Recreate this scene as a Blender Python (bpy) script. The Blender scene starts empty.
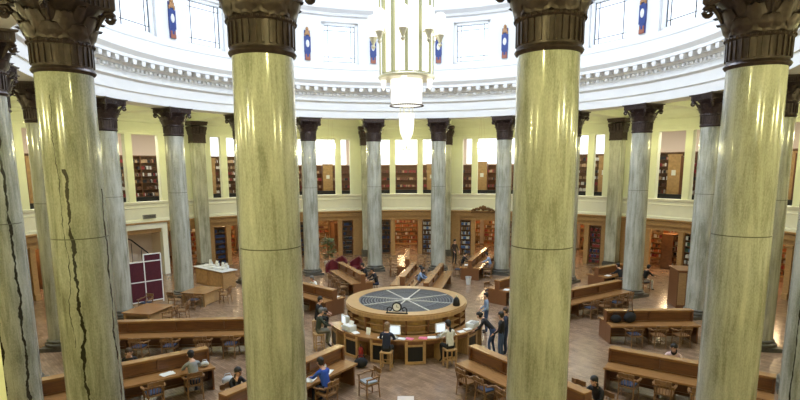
import bpy, bmesh, math, random
from mathutils import Vector, Matrix
random.seed(7)
R_ = math.radians
C = bpy.context.scene.collection
sc = bpy.context.scene

# ------------------------------------------------------------------ camera
F_, D_, LAT, H_, TILT, YAW, ROLL, PPX, PPY = 530.559, 24.1727, .0375, 7.5993, .1567, .0182, -.0059, 397.4411, 251.1402
def camray(u, v):
    x = (u-PPX)/F_; y = (v-PPY)/F_
    cr, sr = math.cos(-ROLL), math.sin(-ROLL); x, y = x*cr-y*sr, x*sr+y*cr
    a, b, c = x, 1., -y
    ct, st = math.cos(TILT), math.sin(TILT); b, c = b*ct+c*st, -b*st+c*ct
    cy, sy = math.cos(YAW), math.sin(YAW)
    return Vector((a*cy-b*sy, a*sy+b*cy, c))
fw = camray(PPX, PPY); rt = camray(PPX+F_, PPY)-fw; up = camray(PPX, PPY-F_)-fw
cd = bpy.data.cameras.new('camera'); cam = bpy.data.objects.new('camera', cd); C.objects.link(cam)
M = Matrix((rt.normalized(), up.normalized(), (-fw).normalized())).transposed().to_4x4()
M.translation = Vector((LAT, -D_, H_)); cam.matrix_world = M
cd.sensor_width = 36; cd.lens = F_/800*36; cd.shift_x = (400-PPX)/800; cd.shift_y = (PPY-200)/800
cd.clip_end = 300; cd.clip_start = .05
sc.camera = cam

# ------------------------------------------------------------------ light and exposure
sc.view_settings.view_transform = 'Standard'; sc.view_settings.look = 'None'
sc.view_settings.gamma = 1; sc.view_settings.use_curve_mapping = False
sc.view_settings.exposure = 0.35
w = bpy.data.worlds.new('world'); sc.world = w; w.use_nodes = True
w.node_tree.nodes['Background'].inputs[0].default_value = (.9, .95, 1, 1)
w.node_tree.nodes['Background'].inputs[1].default_value = 1.7
def light(name, kind, loc, power, col, size=1, sizey=None, aim=None, parent=None):
    l = bpy.data.lights.new(name, kind); l.energy = power; l.color = col
    if kind == 'AREA':
        l.size = size
        if sizey: l.shape = 'RECTANGLE'; l.size_y = sizey
    elif kind == 'POINT': l.shadow_soft_size = size
    o = bpy.data.objects.new(name, l); C.objects.link(o); o.location = loc
    if aim is not None:
        o.rotation_euler = (Vector(aim)-Vector(loc)).to_track_quat('-Z', 'Y').to_euler()
    if parent: o.parent = parent
    return o
CROWNFILL, WINLIGHT, PENDANT, STACKS, GALLERY, CHAND = 3200, 58, 500, 190, 260, 110
def P(r, az, z=0): return (r*math.sin(R_(az)), r*math.cos(R_(az)), z)
sk = light('dome_crown_fill', 'AREA', (0, 0, 24.6), CROWNFILL, (.72, .84, 1), 9, aim=(0, 0, 0)); sk.data.shape = 'DISK'  # added fill disc at the unseen dome crown, for floor and entablature
for k in range(20):
    light('window_daylight', 'AREA', P(15.9, 18*k, 16.1), WINLIGHT, (.74, .85, 1), 2.3, 2.7, aim=P(0, 0, 12))

# ------------------------------------------------------------------ materials
def newmat(name):
    m = bpy.data.materials.new(name); m.use_nodes = True
    return m, m.node_tree.nodes, m.node_tree.links, m.node_tree.nodes['Principled BSDF']
def mat(name, col, rough=.5, metal=0, emit=None, es=1, noise=0, nscale=8, stretch=(1, 1, 1), bump=0, coat=0):
    m, n, l, b = newmat(name)
    b.inputs['Base Color'].default_value = (*col, 1); b.inputs['Roughness'].default_value = rough; b.inputs['Metallic'].default_value = metal
    b.inputs['Coat Weight'].default_value = coat
    if emit: b.inputs['Emission Color'].default_value = (*emit, 1); b.inputs['Emission Strength'].default_value = es
    if noise or bump:
        tc = n.new('ShaderNodeTexCoord'); mp = n.new('ShaderNodeMapping'); mp.inputs['Scale'].default_value = stretch
        nz = n.new('ShaderNodeTexNoise'); nz.inputs['Scale'].default_value = nscale; nz.inputs['Detail'].default_value = 5
        l.new(tc.outputs['Object'], mp.inputs[0]); l.new(mp.outputs[0], nz.inputs['Vector'])
        if noise:
            cr = n.new('ShaderNodeValToRGB'); cr.color_ramp.elements[0].position = .3; cr.color_ramp.elements[1].position = .7
            cr.color_ramp.elements[0].color = (*[c*(1-noise) for c in col], 1); cr.color_ramp.elements[1].color = (*[min(1, c*(1+noise)) for c in col], 1)
            l.new(nz.outputs[0], cr.inputs[0]); l.new(cr.outputs[0], b.inputs['Base Color'])
        if bump:
            bp = n.new('ShaderNodeBump'); bp.inputs['Strength'].default_value = bump; bp.inputs['Distance'].default_value = .02
            l.new(nz.outputs[0], bp.inputs['Height']); l.new(bp.outputs[0], b.inputs['Normal'])
    return m
def math_node(n, l, op, a, b=None, c=None):
    x = n.new('ShaderNodeMath'); x.operation = op
    for i, v in enumerate((a, b, c)):
        if v is None: continue
        if isinstance(v, (int, float)): x.inputs[i].default_value = v
        else: l.new(v, x.inputs[i])
    return x.outputs[0]
def marble(name, dark, mid, lightc, veins=(), rough=.16):
    """streaked polished marble; veins = [(angle, wander, width, z0, z1)] dark natural cracks running up the shaft"""
    m, n, l, b = newmat(name)
    tc = n.new('ShaderNodeTexCoord'); oi = n.new('ShaderNodeObjectInfo')
    off = n.new('ShaderNodeVectorMath'); off.operation = 'SCALE'; cmb = n.new('ShaderNodeCombineXYZ')
    l.new(oi.outputs['Random'], cmb.inputs[0]); l.new(oi.outputs['Random'], cmb.inputs[2]); l.new(cmb.outputs[0], off.inputs[0]); off.inputs['Scale'].default_value = 37
    add = n.new('ShaderNodeVectorMath'); l.new(tc.outputs['Object'], add.inputs[0]); l.new(off.outputs[0], add.inputs[1])
    mp = n.new('ShaderNodeMapping'); mp.inputs['Scale'].default_value = (1, 1, .10); l.new(add.outputs[0], mp.inputs[0])
    n1 = n.new('ShaderNodeTexNoise'); n1.inputs['Scale'].default_value = 5.5; n1.inputs['Detail'].default_value = 8; n1.inputs['Roughness'].default_value = .68; n1.inputs['Distortion'].default_value = .5
    l.new(mp.outputs[0], n1.inputs['Vector'])
    mp2 = n.new('ShaderNodeMapping'); mp2.inputs['Scale'].default_value = (1, 1, .5); l.new(add.outputs[0], mp2.inputs[0])
    n2 = n.new('ShaderNodeTexNoise'); n2.inputs['Scale'].default_value = 1.6; n2.inputs['Detail'].default_value = 6; l.new(mp2.outputs[0], n2.inputs['Vector'])
    n3 = n.new('ShaderNodeTexNoise'); n3.inputs['Scale'].default_value = 45; n3.inputs['Detail'].default_value = 3; l.new(mp2.outputs[0], n3.inputs['Vector'])
    s = math_node(n, l, 'MULTIPLY_ADD', n1.outputs[0], .5, math_node(n, l, 'MULTIPLY_ADD', n2.outputs[0], .3, math_node(n, l, 'MULTIPLY', n3.outputs[0], .2)))
    cr = n.new('ShaderNodeValToRGB'); e = cr.color_ramp.elements
    e[0].position = .40; e[0].color = (*dark, 1); e[1].position = .62; e[1].color = (*lightc, 1); x = e.new(.5); x.color = (*mid, 1)
    l.new(s, cr.inputs[0]); out = cr.outputs[0]
    if veins:
        sp = n.new('ShaderNodeSeparateXYZ'); l.new(tc.outputs['Object'], sp.inputs[0])
        ang = math_node(n, l, 'ARCTAN2', math_node(n, l, 'MULTIPLY', sp.outputs[1], -1), math_node(n, l, 'MULTIPLY', sp.outputs[0], -1))
        for i, (a0, wander, wd, z0, z1) in enumerate(veins):
            cz = n.new('ShaderNodeCombineXYZ'); l.new(math_node(n, l, 'ADD', sp.outputs[2], 13.7*i), cz.inputs[2])
            nv = n.new('ShaderNodeTexNoise'); nv.inputs['Scale'].default_value = .8; nv.inputs['Detail'].default_value = 8; nv.inputs['Roughness'].default_value = .62; l.new(cz.outputs[0], nv.inputs['Vector'])
            nw = n.new('ShaderNodeTexNoise'); nw.inputs['Scale'].default_value = 2.2; nw.inputs['Detail'].default_value = 5; l.new(cz.outputs[0], nw.inputs['Vector'])
            path = math_node(n, l, 'MULTIPLY_ADD', math_node(n, l, 'SUBTRACT', nv.outputs[0], .5), wander, R_(a0))
            dist = math_node(n, l, 'ABSOLUTE', math_node(n, l, 'SUBTRACT', ang, path))
            wid = math_node(n, l, 'MULTIPLY', math_node(n, l, 'MAXIMUM', math_node(n, l, 'SUBTRACT', nw.outputs[0], .33), .03), wd)
            hit = math_node(n, l, 'LESS_THAN', dist, wid)
            hit = math_node(n, l, 'MULTIPLY', hit, math_node(n, l, 'MULTIPLY', math_node(n, l, 'GREATER_THAN', sp.outputs[2], z0), math_node(n, l, 'LESS_THAN', sp.outputs[2], z1)))
            mx = n.new('ShaderNodeMix'); mx.data_type = 'RGBA'; l.new(hit, mx.inputs[0]); l.new(out, mx.inputs[6]); mx.inputs[7].default_value = (.03, .028, .02, 1); out = mx.outputs[2]
    l.new(out, b.inputs['Base Color']); b.inputs['Roughness'].default_value = rough
    b.inputs['Coat Weight'].default_value = .3; b.inputs['Coat Roughness'].default_value = .08
    return m
MARBLE = marble('green marble', (.25, .255, .20), (.41, .415, .36), (.58, .58, .52))
MARBLE_V = marble('cracked green marble', (.19, .195, .145), (.34, .345, .285), (.50, .50, .435), [(-47, 1.1, .30, 0, 7.6), (27, .8, .22, 0, 7.2), (-62, .8, .07, 4, 9)])
MARBLE_V2 = marble('veined green marble', (.19, .195, .145), (.34, .345, .285), (.50, .50, .435), [(20, .9, .34, 0, 8.8), (-35, .8, .25, 0, 5.5)])
MARBLE_V3 = marble('scored green marble', (.19, .195, .145), (.34, .345, .285), (.50, .50, .435), [(157, .3, .16, 0, 8)])
BRONZE = mat('dark bronze', (.052, .034, .032), .4, .4, noise=.35, nscale=9, bump=.3)
PLINTH = mat('dark stone plinth', (.09, .085, .07), .35, noise=.3)
JOINT = mat('dark joint mortar', (.08, .075, .05), .8)
WHITE = mat('white plaster', (.86, .86, .86), .6, noise=.015, nscale=2)
CREAM = mat('cream plaster', (.86, .86, .80), .65, noise=.02, nscale=2)
LEMON = mat('pale lemon plaster', (.84, .87, .70), .65, noise=.02, nscale=2)
PINKISH = mat('pinkish cream plaster', (.78, .66, .55), .7)
OAK = mat('oak', (.40, .235, .10), .33, noise=.25, nscale=6, stretch=(1, 1, 8), bump=.05)
OAKL = mat('light oak', (.46, .28, .125), .32, noise=.18, nscale=5, stretch=(1, 6, 1))
OAKR = mat('red oak desk', (.18, .075, .03), .3, noise=.25, nscale=6, stretch=(.4, 6, 6))
OAKT = mat('polished oak top', (.35, .18, .07), .26, noise=.22, nscale=6, stretch=(.4, 6, 6), coat=.3)
OAKD = mat('dark oak', (.15, .07, .028), .4, noise=.25, nscale=6)
CHAIRW = mat('chair oak', (.25, .13, .055), .35, noise=.2, nscale=7)
DARK = mat('dark void', (.012, .011, .01), .7)
BLACKM = mat('black metal', (.02, .02, .022), .4, .5)
GREYM = mat('grey metal', (.35, .35, .36), .4, .6)
MAROON = mat('maroon felt', (.085, .012, .022), .9, noise=.15)
NAVYC = mat('navy cloth', (.03, .045, .09), .8)
GREYC = mat('grey cushion', (.30, .33, .38), .85)
WINE = mat('wine leather', (.11, .008, .014), .45, noise=.2)
PAPER = mat('white paper', (.85, .85, .83), .7)
MATC = mat('pale pinkish sheet', (.62, .54, .50), .7)
PINK = mat('pink paper', (.75, .18, .3), .7)
PLASTIC = mat('pale plastic', (.68, .69, .68), .45)
SCREEN = mat('lit screen', (.3, .32, .34), .3, emit=(.8, .9, 1), es=.75)
RED = mat('red enamel', (.30, .02, .015), .35)
LEAF = mat('plant leaf', (.035, .09, .02), .5)
POT = mat('white pot', (.7, .7, .68), .4)
BLUEC = mat('crest blue', (.03, .06, .24), .45)
GOLD = mat('crest gold', (.42, .22, .09), .4, noise=.4, nscale=14)
CREST2 = mat('crest red', (.35, .12, .07), .45)
LEAD = mat('window lead', (.05, .05, .055), .5, .3)
GLOW = mat('lit milk glass', (.9, .9, .85), .3, emit=(1, .97, .88), es=1.5)
GLOW2 = mat('lit chandelier glass', (.7, .7, .66), .3, emit=(1, .98, .9), es=.75)
RIB = mat('aged brass rib', (.42, .41, .22), .4, .3)
GLOWW = mat('warm lit globe', (.9, .8, .6), .3, emit=(1, .72, .35), es=3)
BRASS = mat('pale brass', (.74, .71, .56), .35, .5)
GRILLE = mat('iron grille', (.17, .18, .21), .45, .4)
STEEL = mat('pale steel', (.62, .62, .60), .4, .3)
GRILLEL = mat('worn iron', (.20, .21, .24), .45, .3)
SKIN = mat('skin', (.60, .34, .24), .55)
BOOKC = [mat('book cloth '+k, c, .65) for k, c in {'navy': (.025, .045, .13), 'brown': (.11, .05, .025), 'red': (.24, .03, .03), 'tan': (.36, .24, .13), 'green': (.04, .09, .05), 'white': (.6, .58, .54), 'blue': (.08, .16, .38), 'black': (.02, .02, .022), 'orange': (.42, .13, .04)}.items()]
def frosted(name, es):
    m, n, l, b = newmat(name); n.remove(b)
    t = n.new('ShaderNodeBsdfTransparent'); e = n.new('ShaderNodeEmission'); e.inputs[0].default_value = (1, .96, .84, 1); e.inputs[1].default_value = es
    mx = n.new('ShaderNodeMixShader'); mx.inputs[0].default_value = .45
    l.new(t.outputs[0], mx.inputs[1]); l.new(e.outputs[0], mx.inputs[2]); l.new(mx.outputs[0], n['Material Output'].inputs[0]); return m
FROST = frosted('lit frosted bowl', 3.0); FROSTW = frosted('warm lit frosted globe', 4)
def glassmat():
    m, n, l, b = newmat('window glass'); n.remove(b)
    t = n.new('ShaderNodeBsdfTransparent'); t.inputs[0].default_value = (.93, .96, 1, 1); g = n.new('ShaderNodeBsdfGlossy'); g.inputs['Roughness'].default_value = .1
    mx = n.new('ShaderNodeMixShader'); mx.inputs[0].default_value = .06
    l.new(t.outputs[0], mx.inputs[1]); l.new(g.outputs[0], mx.inputs[2]); l.new(mx.outputs[0], n['Material Output'].inputs[0]); return m
GLASS = glassmat()
def floormat():
    m, n, l, b = newmat('parquet')
    tc = n.new('ShaderNodeTexCoord'); mp = n.new('ShaderNodeMapping'); mp.inputs['Rotation'].default_value = (0, 0, R_(45)); l.new(tc.outputs['Object'], mp.inputs[0])
    br = n.new('ShaderNodeTexBrick'); br.inputs['Scale'].default_value = 1.0; br.inputs['Brick Width'].default_value = .42; br.inputs['Row Height'].default_value = .10
    br.inputs['Mortar Size'].default_value = .004; br.inputs['Color1'].default_value = (.43, .285, .19, 1); br.inputs['Color2'].default_value = (.25, .16, .10, 1); br.inputs['Mortar'].default_value = (.06, .035, .02, 1)
    l.new(mp.outputs[0], br.inputs[0])
    nz = n.new('ShaderNodeTexNoise'); nz.inputs['Scale'].default_value = 2.2; nz.inputs['Detail'].default_value = 6; l.new(tc.outputs['Object'], nz.inputs['Vector'])
    mx = n.new('ShaderNodeMix'); mx.data_type = 'RGBA'; mx.inputs[7].default_value = (.33, .215, .14, 1); mx.inputs[0].default_value = .35; l.new(br.outputs[0], mx.inputs[6])
    mu = n.new('ShaderNodeMix'); mu.data_type = 'RGBA'; mu.blend_type = 'MULTIPLY'; mu.inputs[0].default_value = .7
    cr = n.new('ShaderNodeValToRGB'); cr.color_ramp.elements[0].position = .3; cr.color_ramp.elements[0].color = (.55, .55, .55, 1); cr.color_ramp.elements[1].position = .7; l.new(nz.outputs[0], cr.inputs[0])
    l.new(mx.outputs[2], mu.inputs[6]); l.new(cr.outputs[0], mu.inputs[7]); l.new(mu.outputs[2], b.inputs['Base Color'])
    b.inputs['Roughness'].default_value = .2
    return m
PARQUET = floormat()

# ------------------------------------------------------------------ helpers
class MB:
    def __init__(s): s.v = []; s.f = []
    def add(s, vs, fs):
        k = len(s.v); s.v += [tuple(v) for v in vs]; s.f += [tuple(i+k for i in f) for f in fs]; return s
    def box(s, cx, cy, cz, sx, sy, sz, rz=0, rx=0, ry=0):
        m = Matrix.Translation((cx, cy, cz)) @ Matrix.Rotation(rz, 4, 'Z') @ Matrix.Rotation(ry, 4, 'Y') @ Matrix.Rotation(rx, 4, 'X')
        vs = [m @ Vector((x*sx/2, y*sy/2, z*sz/2)) for x in (-1, 1) for y in (-1, 1) for z in (-1, 1)]
        return s.add(vs, [(0, 1, 3, 2), (4, 6, 7, 5), (0, 4, 5, 1), (2, 3, 7, 6), (0, 2, 6, 4), (1, 5, 7, 3)])
    def bev(s, cx, cy, cz, sx, sy, sz, b=.01, rz=0, rx=0):
        """box with chamfered vertical edges and top edge"""
        m = Matrix.Translation((cx, cy, cz)) @ Matrix.Rotation(rz, 4, 'Z') @ Matrix.Rotation(rx, 4, 'X')
        x, y, z = sx/2, sy/2, sz/2
        def ring(i, zz): return [(x-i, y-b-i, zz), (x-b-i, y-i, zz), (-x+b+i, y-i, zz), (-x+i, y-b-i, zz), (-x+i, -y+b+i, zz), (-x+b+i, -y+i, zz), (x-b-i, -y+i, zz), (x-i, -y+b+i, zz)]
        L = ring(b*.5, -z)+ring(0, -z+b)+ring(0, z-b)+ring(b*.5, z)
        fs = [tuple(range(7, -1, -1)), tuple(range(24, 32))]
        for r in range(3):
            for i in range(8): j = (i+1) % 8; fs.append((r*8+i, r*8+j, r*8+8+j, r*8+8+i))
        return s.add([m @ Vector(p) for p in L], fs)
    def arc(s, r0, r1, z0, z1, a0, a1, step=1.5, c=(0, 0)):
        n = max(1, int(math.ceil(abs(a1-a0)/step))); full = abs(a1-a0) >= 359.9
        vs = []
        for i in range(n if full else n+1):
            a = a0+(a1-a0)*i/n; sx, sy = math.sin(R_(a)), math.cos(R_(a))
            for r, z in ((r0, z0), (r1, z0), (r1, z1), (r0, z1)): vs.append((c[0]+r*sx, c[1]+r*sy, z))
        fs = []
        m = n if full else n+1
        for i in range(n):
            p, q = i*4, ((i+1) % m)*4
            for k in range(4): kk = (k+1) % 4; fs.append((p+k, q+k, q+kk, p+kk))
        if not full: fs += [(3, 2, 1, 0), (n*4, n*4+1, n*4+2, n*4+3)]
        return s.add(vs, fs)
    def prof(s, pts, a0=0, a1=360, step=1.5, c=(0, 0), closed=True):
        """sweep an (r,z) outline about the z axis"""
        n = max(3, int(math.ceil(abs(a1-a0)/step))); full = abs(a1-a0) >= 359.9; m = n if full else n+1; K = len(pts)
        vs = [(c[0]+r*math.sin(R_(a0+(a1-a0)*i/n)), c[1]+r*math.cos(R_(a0+(a1-a0)*i/n)), z) for i in range(m) for r, z in pts]
        fs = []
        for i in range(n):
            p, q = i*K, ((i+1) % m)*K
            for k in range(K if closed else K-1): kk = (k+1) % K; fs.append((p+k, q+k, q+kk, p+kk))
        return s.add(vs, fs)
    def lathe(s, pts, n=32, c=(0, 0, 0)):
        s.prof([(r, z+c[2]) for r, z in pts], 0, 360, 360/n, (c[0], c[1]), closed=False)
        K = len(pts); base = len(s.v)-n*K
        if pts[0][0] > 1e-6: s.f.append(tuple(base+i*K for i in range(n)))
        if pts[-1][0] > 1e-6: s.f.append(tuple(base+i*K+K-1 for i in reversed(range(n))))
        return s
    def tube(s, path, r, n=8, cap=True):
        if not isinstance(r, (list, tuple)): r = [r]*len(path)
        path = [Vector(p) for p in path]; rings = []
        up = Vector((0, 0, 1))
        for i, p in enumerate(path):
            t = (path[min(i+1, len(path)-1)]-path[max(i-1, 0)]).normalized()
            u = t.cross(up) if abs(t.dot(up)) < .98 else t.cross(Vector((0, 1, 0))); u.normalize(); v = t.cross(u)
            rings.append([p+(u*math.cos(2*math.pi*k/n)+v*math.sin(2*math.pi*k/n))*r[i] for k in range(n)])
        fs = [(i*n+k, i*n+(k+1) % n, (i+1)*n+(k+1) % n, (i+1)*n+k) for i in range(len(path)-1) for k in range(n)]
        if cap: fs += [tuple(range(n-1, -1, -1)), tuple(range((len(path)-1)*n, len(path)*n))]
        return s.add([x for g in rings for x in g], fs)
    def ball(s, c, r, sc_=(1, 1, 1), n=10, m=7, lo=-90, hi=90):
        vs = []; 
        for j in range(m+1):
            t = R_(lo+(hi-lo)*j/m)
            for i in range(n):
                a = 2*math.pi*i/n; vs.append((c[0]+r*sc_[0]*math.cos(t)*math.cos(a), c[1]+r*sc_[1]*math.cos(t)*math.sin(a), c[2]+r*sc_[2]*math.sin(t)))
        fs = [(j*n+i, j*n+(i+1) % n, (j+1)*n+(i+1) % n, (j+1)*n+i) for j in range(m) for i in range(n)]
        return s.add(vs, fs)
    def mesh(s, name, m, smooth=None):
        me = bpy.data.meshes.new(name); me.from_pydata(s.v, [], s.f); me.validate()
        if m: me.materials.append(m)
        bm = bmesh.new(); bm.from_mesh(me); bmesh.ops.recalc_face_normals(bm, faces=bm.faces); bm.to_mesh(me); bm.free()
        if smooth:
            me.polygons.foreach_set('use_smooth', [True]*len(me.polygons)); me.set_sharp_from_angle(angle=R_(smooth))
        return me
    def build(s, name, m, parent=None, smooth=None, label=None):
        o = bpy.data.objects.new(name, s.mesh(name, m, smooth)); C.objects.link(o)
        if parent: o.parent = parent
        if label: o['label'] = label
        return o
def tag(o, label=None, cat=None, group=None, kind=None):
    for k, v in (('label', label), ('category', cat), ('group', group), ('kind', kind)):
        if v: o[k] = v
        elif k in o: del o[k]
    return o
def thing(name, loc, rz, label, cat, group=None, kind=None):
    o = bpy.data.objects.new(name, None); C.objects.link(o); o.location = loc; o.rotation_euler = (0, 0, rz); o.empty_display_size = .1
    return tag(o, label, cat, group, kind)
def struct(name, mb, m, smooth=None): return tag(mb.build(name, m, None, smooth), kind='structure')
KIDS = {}
def dup(root, loc, rz, label=None, group=None, scale=None):
    """copy a thing with its parts and sub-parts"""
    r = root.copy(); C.objects.link(r); r.location = loc; r.rotation_euler = (0, 0, rz)
    if scale: r.scale = scale
    if label: r['label'] = label
    if group: r['group'] = group
    if root.name not in KIDS: KIDS[root.name] = [(ch, list(ch.children)) for ch in root.children]
    for ch, gs in KIDS[root.name]:
        c = ch.copy(); C.objects.link(c); c.parent = r
        for g in gs:
            d = g.copy(); C.objects.link(d); d.parent = c
    return r
class Series:
    """first use moves the original, later uses copy it"""
    def __init__(s, root): s.root = root; s.used = False
    def put(s, loc, rz, label, group=None, scale=None):
        if not s.used:
            s.used = True; s.first = dict(loc=loc); KIDS[s.root.name] = [(ch, list(ch.children)) for ch in s.root.children]
            s.root.location = loc; s.root.rotation_euler = (0, 0, rz); s.root['label'] = label
            if group: s.root['group'] = group
            if scale: s.root.scale = scale
            return s.root
        o = dup(s.root, loc, rz, label, group, scale or (1, 1, 1))
        if not group and 'group' in o: del o['group']
        return o
def face(az): return -R_(az)      # rotation that turns local +y towards azimuth az (0 = away from the camera, 90 = right)

BAYW = {0: 'directly across the hall', -18: 'one bay left of centre', 18: 'one bay right of centre', -36: 'two bays left of centre', 36: 'two bays right of centre',
        -54: 'three bays left of centre', 54: 'three bays right of centre', -72: 'four bays left of centre', 72: 'four bays right of centre'}
# ------------------------------------------------------------------ structure
RW = 22.5
struct('floor', MB().arc(.01, 30.5, -.3, 0, 0, 360, 3), PARQUET)
# outer wall with the gallery openings
wall = MB(); lem = MB(); sill = MB()
wall.arc(RW, RW+.4, 3.9, 5.3, 0, 360)
lem.arc(RW, RW+.4, 9.95, 11.6, 0, 360)
for k in range(20):
    a = 18*k; near = k == 10
    cuts = [(-6.3, -4.4), (-3.48, 3.44), (4.4, 6.3)] if near else [(-5.6, -3.65), (-2.4, 2.4), (3.65, 5.6)]
    e = -9
    for c0, c1 in cuts: lem.arc(RW, RW+.4, 5.3, 9.95, a+e, a+c0, 1); e = c1
    lem.arc(RW, RW+.4, 5.3, 9.95, a+e, a+9, 1)
struct('wall_gallery', wall, CREAM); struct('wall_upper', lem, LEMON)
struct('trim_1', MB().prof([(RW, 3.9), (RW-.12, 3.9), (RW-.12, 4.02), (RW, 4.1)]), CREAM)
struct('trim_2', MB().prof([(RW, 5.1), (RW-.10, 5.16), (RW-.14, 5.3), (RW, 5.34)]).prof([(RW, 4.85), (RW-.05, 4.87), (RW-.05, 4.93), (RW, 4.95)]), CREAM)
struct('trim_3', MB().prof([(RW, 10.75), (RW-.10, 10.8), (RW-.12, 10.95), (RW-.3, 11.1), (RW-.34, 11.3), (RW-.5, 11.5), (RW-.5, 11.6), (RW, 11.6)]).prof([(RW, 10.1), (RW-.06, 10.12), (RW-.06, 10.3), (RW, 10.32)]), LEMON)
struct('trim_4', MB().prof([(RW+.5, 4.9), (RW+.75, 4.9), (RW+.75, 5.62), (RW+.5, 5.62)]), BLACKM)
# ambulatory ceiling and beams
cl = MB().arc(15.5, RW+.4, 11.6, 11.8, 0, 360)
for k in range(20):
    a = 9+18*k
    cl.box(*P(19, a, 11.3), .8, 6.7, .6, -R_(a)); cl.box(*P(19, a, 11.52), 1.1, 6.7, .16, -R_(a))
struct('ceiling_ambulatory', cl, LEMON)
# gallery behind
struct('floor_gallery', MB().arc(RW+.38, 30.3, 4.6, 4.9, 0, 360, 3), OAKD)
struct('ceiling_gallery', MB().arc(RW+.38, 30.3, 11.0, 11.2, 0, 360, 3), WHITE)
gw = MB()
gw.arc(30, 30.3, 0, 7.9, 0, 360, 3).arc(30, 30.3, 10.6, 11.2, 0, 360, 3)
for k in range(20):
    a = 18*k
    if abs((a+180) % 360-180) <= 36: gw.arc(30, 30.3, 7.9, 10.6, a-9, a-6.5, 1).arc(30, 30.3, 7.9, 10.6, a+6.5, a+9, 1)
    else: gw.arc(30, 30.3, 7.9, 10.6, a-9, a+9, 3)
struct('wall_outer', gw, PINKISH)
# entablature and drum
ent = [(15.65, 11.0), (14.4, 11.0), (14.4, 11.5), (14.33, 11.5), (14.33, 12.0), (14.2, 12.1), (14.2, 12.2), (14.42, 12.25), (14.42, 12.42), (14.34, 12.45), (14.34, 12.62),
       (14.2, 12.66), (14.2, 12.72), (14.12, 12.95), (13.75, 12.98), (13.75, 13.14), (13.62, 13.35), (13.62, 13.42), (14.45, 13.55), (14.45, 14.22), (14.38, 14.27), (14.38, 14.38), (14.5, 14.42), (14.5, 14.62), (15.65, 14.62)]
struct('wall_entablature', MB().prof(ent), WHITE, 30)
dn = MB()
for i in range(300):
    a = i*1.2; dn.box(*P(14.28, a, 12.56), .15, .16, .13, -R_(a))
struct('trim_5', dn, WHITE)
mo = MB()
for i in range(140):
    a = i*360/140; mo.box(*P(13.98, a, 12.88), .28, .42, .17, -R_(a)).box(*P(13.84, a, 12.78), .22, .12, .1, -R_(a))
struct('trim_6', mo, WHITE)
dr = MB()
dr.arc(14.55, 15.3, 17.35, 19.2, 0, 360)
for k in range(20): dr.arc(14.55, 15.3, 14.6, 17.35, 18*k+4.95, 18*k+13.05, 1)
struct('wall_drum', dr, WHITE)
struct('trim_7', MB().prof([(14.55, 17.7), (14.4, 17.75), (14.35, 17.9), (14.1, 18.1), (14.1, 18.25), (14.55, 18.3)]), WHITE)
dome = [(14.9*math.cos(R_(t)), 19.1+6.5*math.sin(R_(t))) for t in range(0, 73, 6)]
struct('ceiling_dome', MB().prof([(r, z) for r, z in dome]+[(r+.3, z+.2) for r, z in reversed(dome)], step=6), WHITE, 40)
# drum windows
for k in range(20):
    a = 18*k; az = (a+180) % 360-180
    wd = thing('window_%d' % (k+1), P(14.85, a, 14.62), -R_(a), None, None, kind='structure')
    W, Hh = 2.5, 2.73
    fr = MB()
    for sx in (-1, 1): fr.box(sx*(W/2-.09), -.05, Hh/2, .18, .3, Hh)
    fr.box(0, -.05, .08, W, .3, .16).box(0, -.05, Hh-.08, W, .3, .16); fr.build('window_frame', WHITE, wd)
    ld = MB()
    for x in (-W/2+.2, -W/2+.45, W/2-.45, W/2-.2): ld.box(x, -.02, Hh/2, .03, .05, Hh-.32)
    for z in (.2, .5, Hh-.5, Hh-.2): ld.box(0, -.02, z, W-.36, .05, .03)
    ld.build('leading', LEAD, wd)
    MB().box(0, .02, Hh/2, W-.3, .012, Hh-.3).build('pane', GLASS, wd)

# ------------------------------------------------------------------ columns
def capital_bell():
    pts = [(.56, 0), (.62, .02), (.65, .07), (.62, .12), (.60, .14)]
    b = MB(); b.lathe([(.565, 0), (.60, .02), (.625, .06), (.60, .10), (.575, .12), (.575, .2), (.585, .52), (.61, .53), (.63, .56), (.61, .60), (.56, .62), (.58, .9), (.70, 1.15), (.84, 1.28), (.6, 1.3)], 40)
    return b
def leaf(b, ang, z0, h, r0, w, lean):
    """a curling acanthus leaf standing off the bell"""
    n = 6; vs = []; 
    for i in range(n+1):
        t = i/n; z = z0+h*(t if t < .85 else .85+(t-.85)*.1); rr = r0+lean*t**2.2+(.05 if .3 < t < .9 else 0)
        if i == n: z = z0+h*.80; rr += .07
        ww = w*(.75+.5*math.sin(t*math.pi*.9))*(1-.55*t**3); 
        for j, q in enumerate((-1, -.55, 0, .55, 1)):
            jag = 1+.18*(i % 2)
            a = ang+math.atan2(q*ww*jag/2, rr)
            dd = rr+.035*(1-abs(q)*1.2)
            vs.append((dd*math.sin(a), dd*math.cos(a), z-.03*abs(q)))
    fs = [(i*5+j, i*5+j+1, i*5+j+6, i*5+j+5) for i in range(n) for j in range(4)]
    k = len(b.v); b.add(vs, fs)
    b.add([(x*.94, y*.94, z) for x, y, z in vs], [tuple(reversed(f)) for f in fs])
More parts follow.
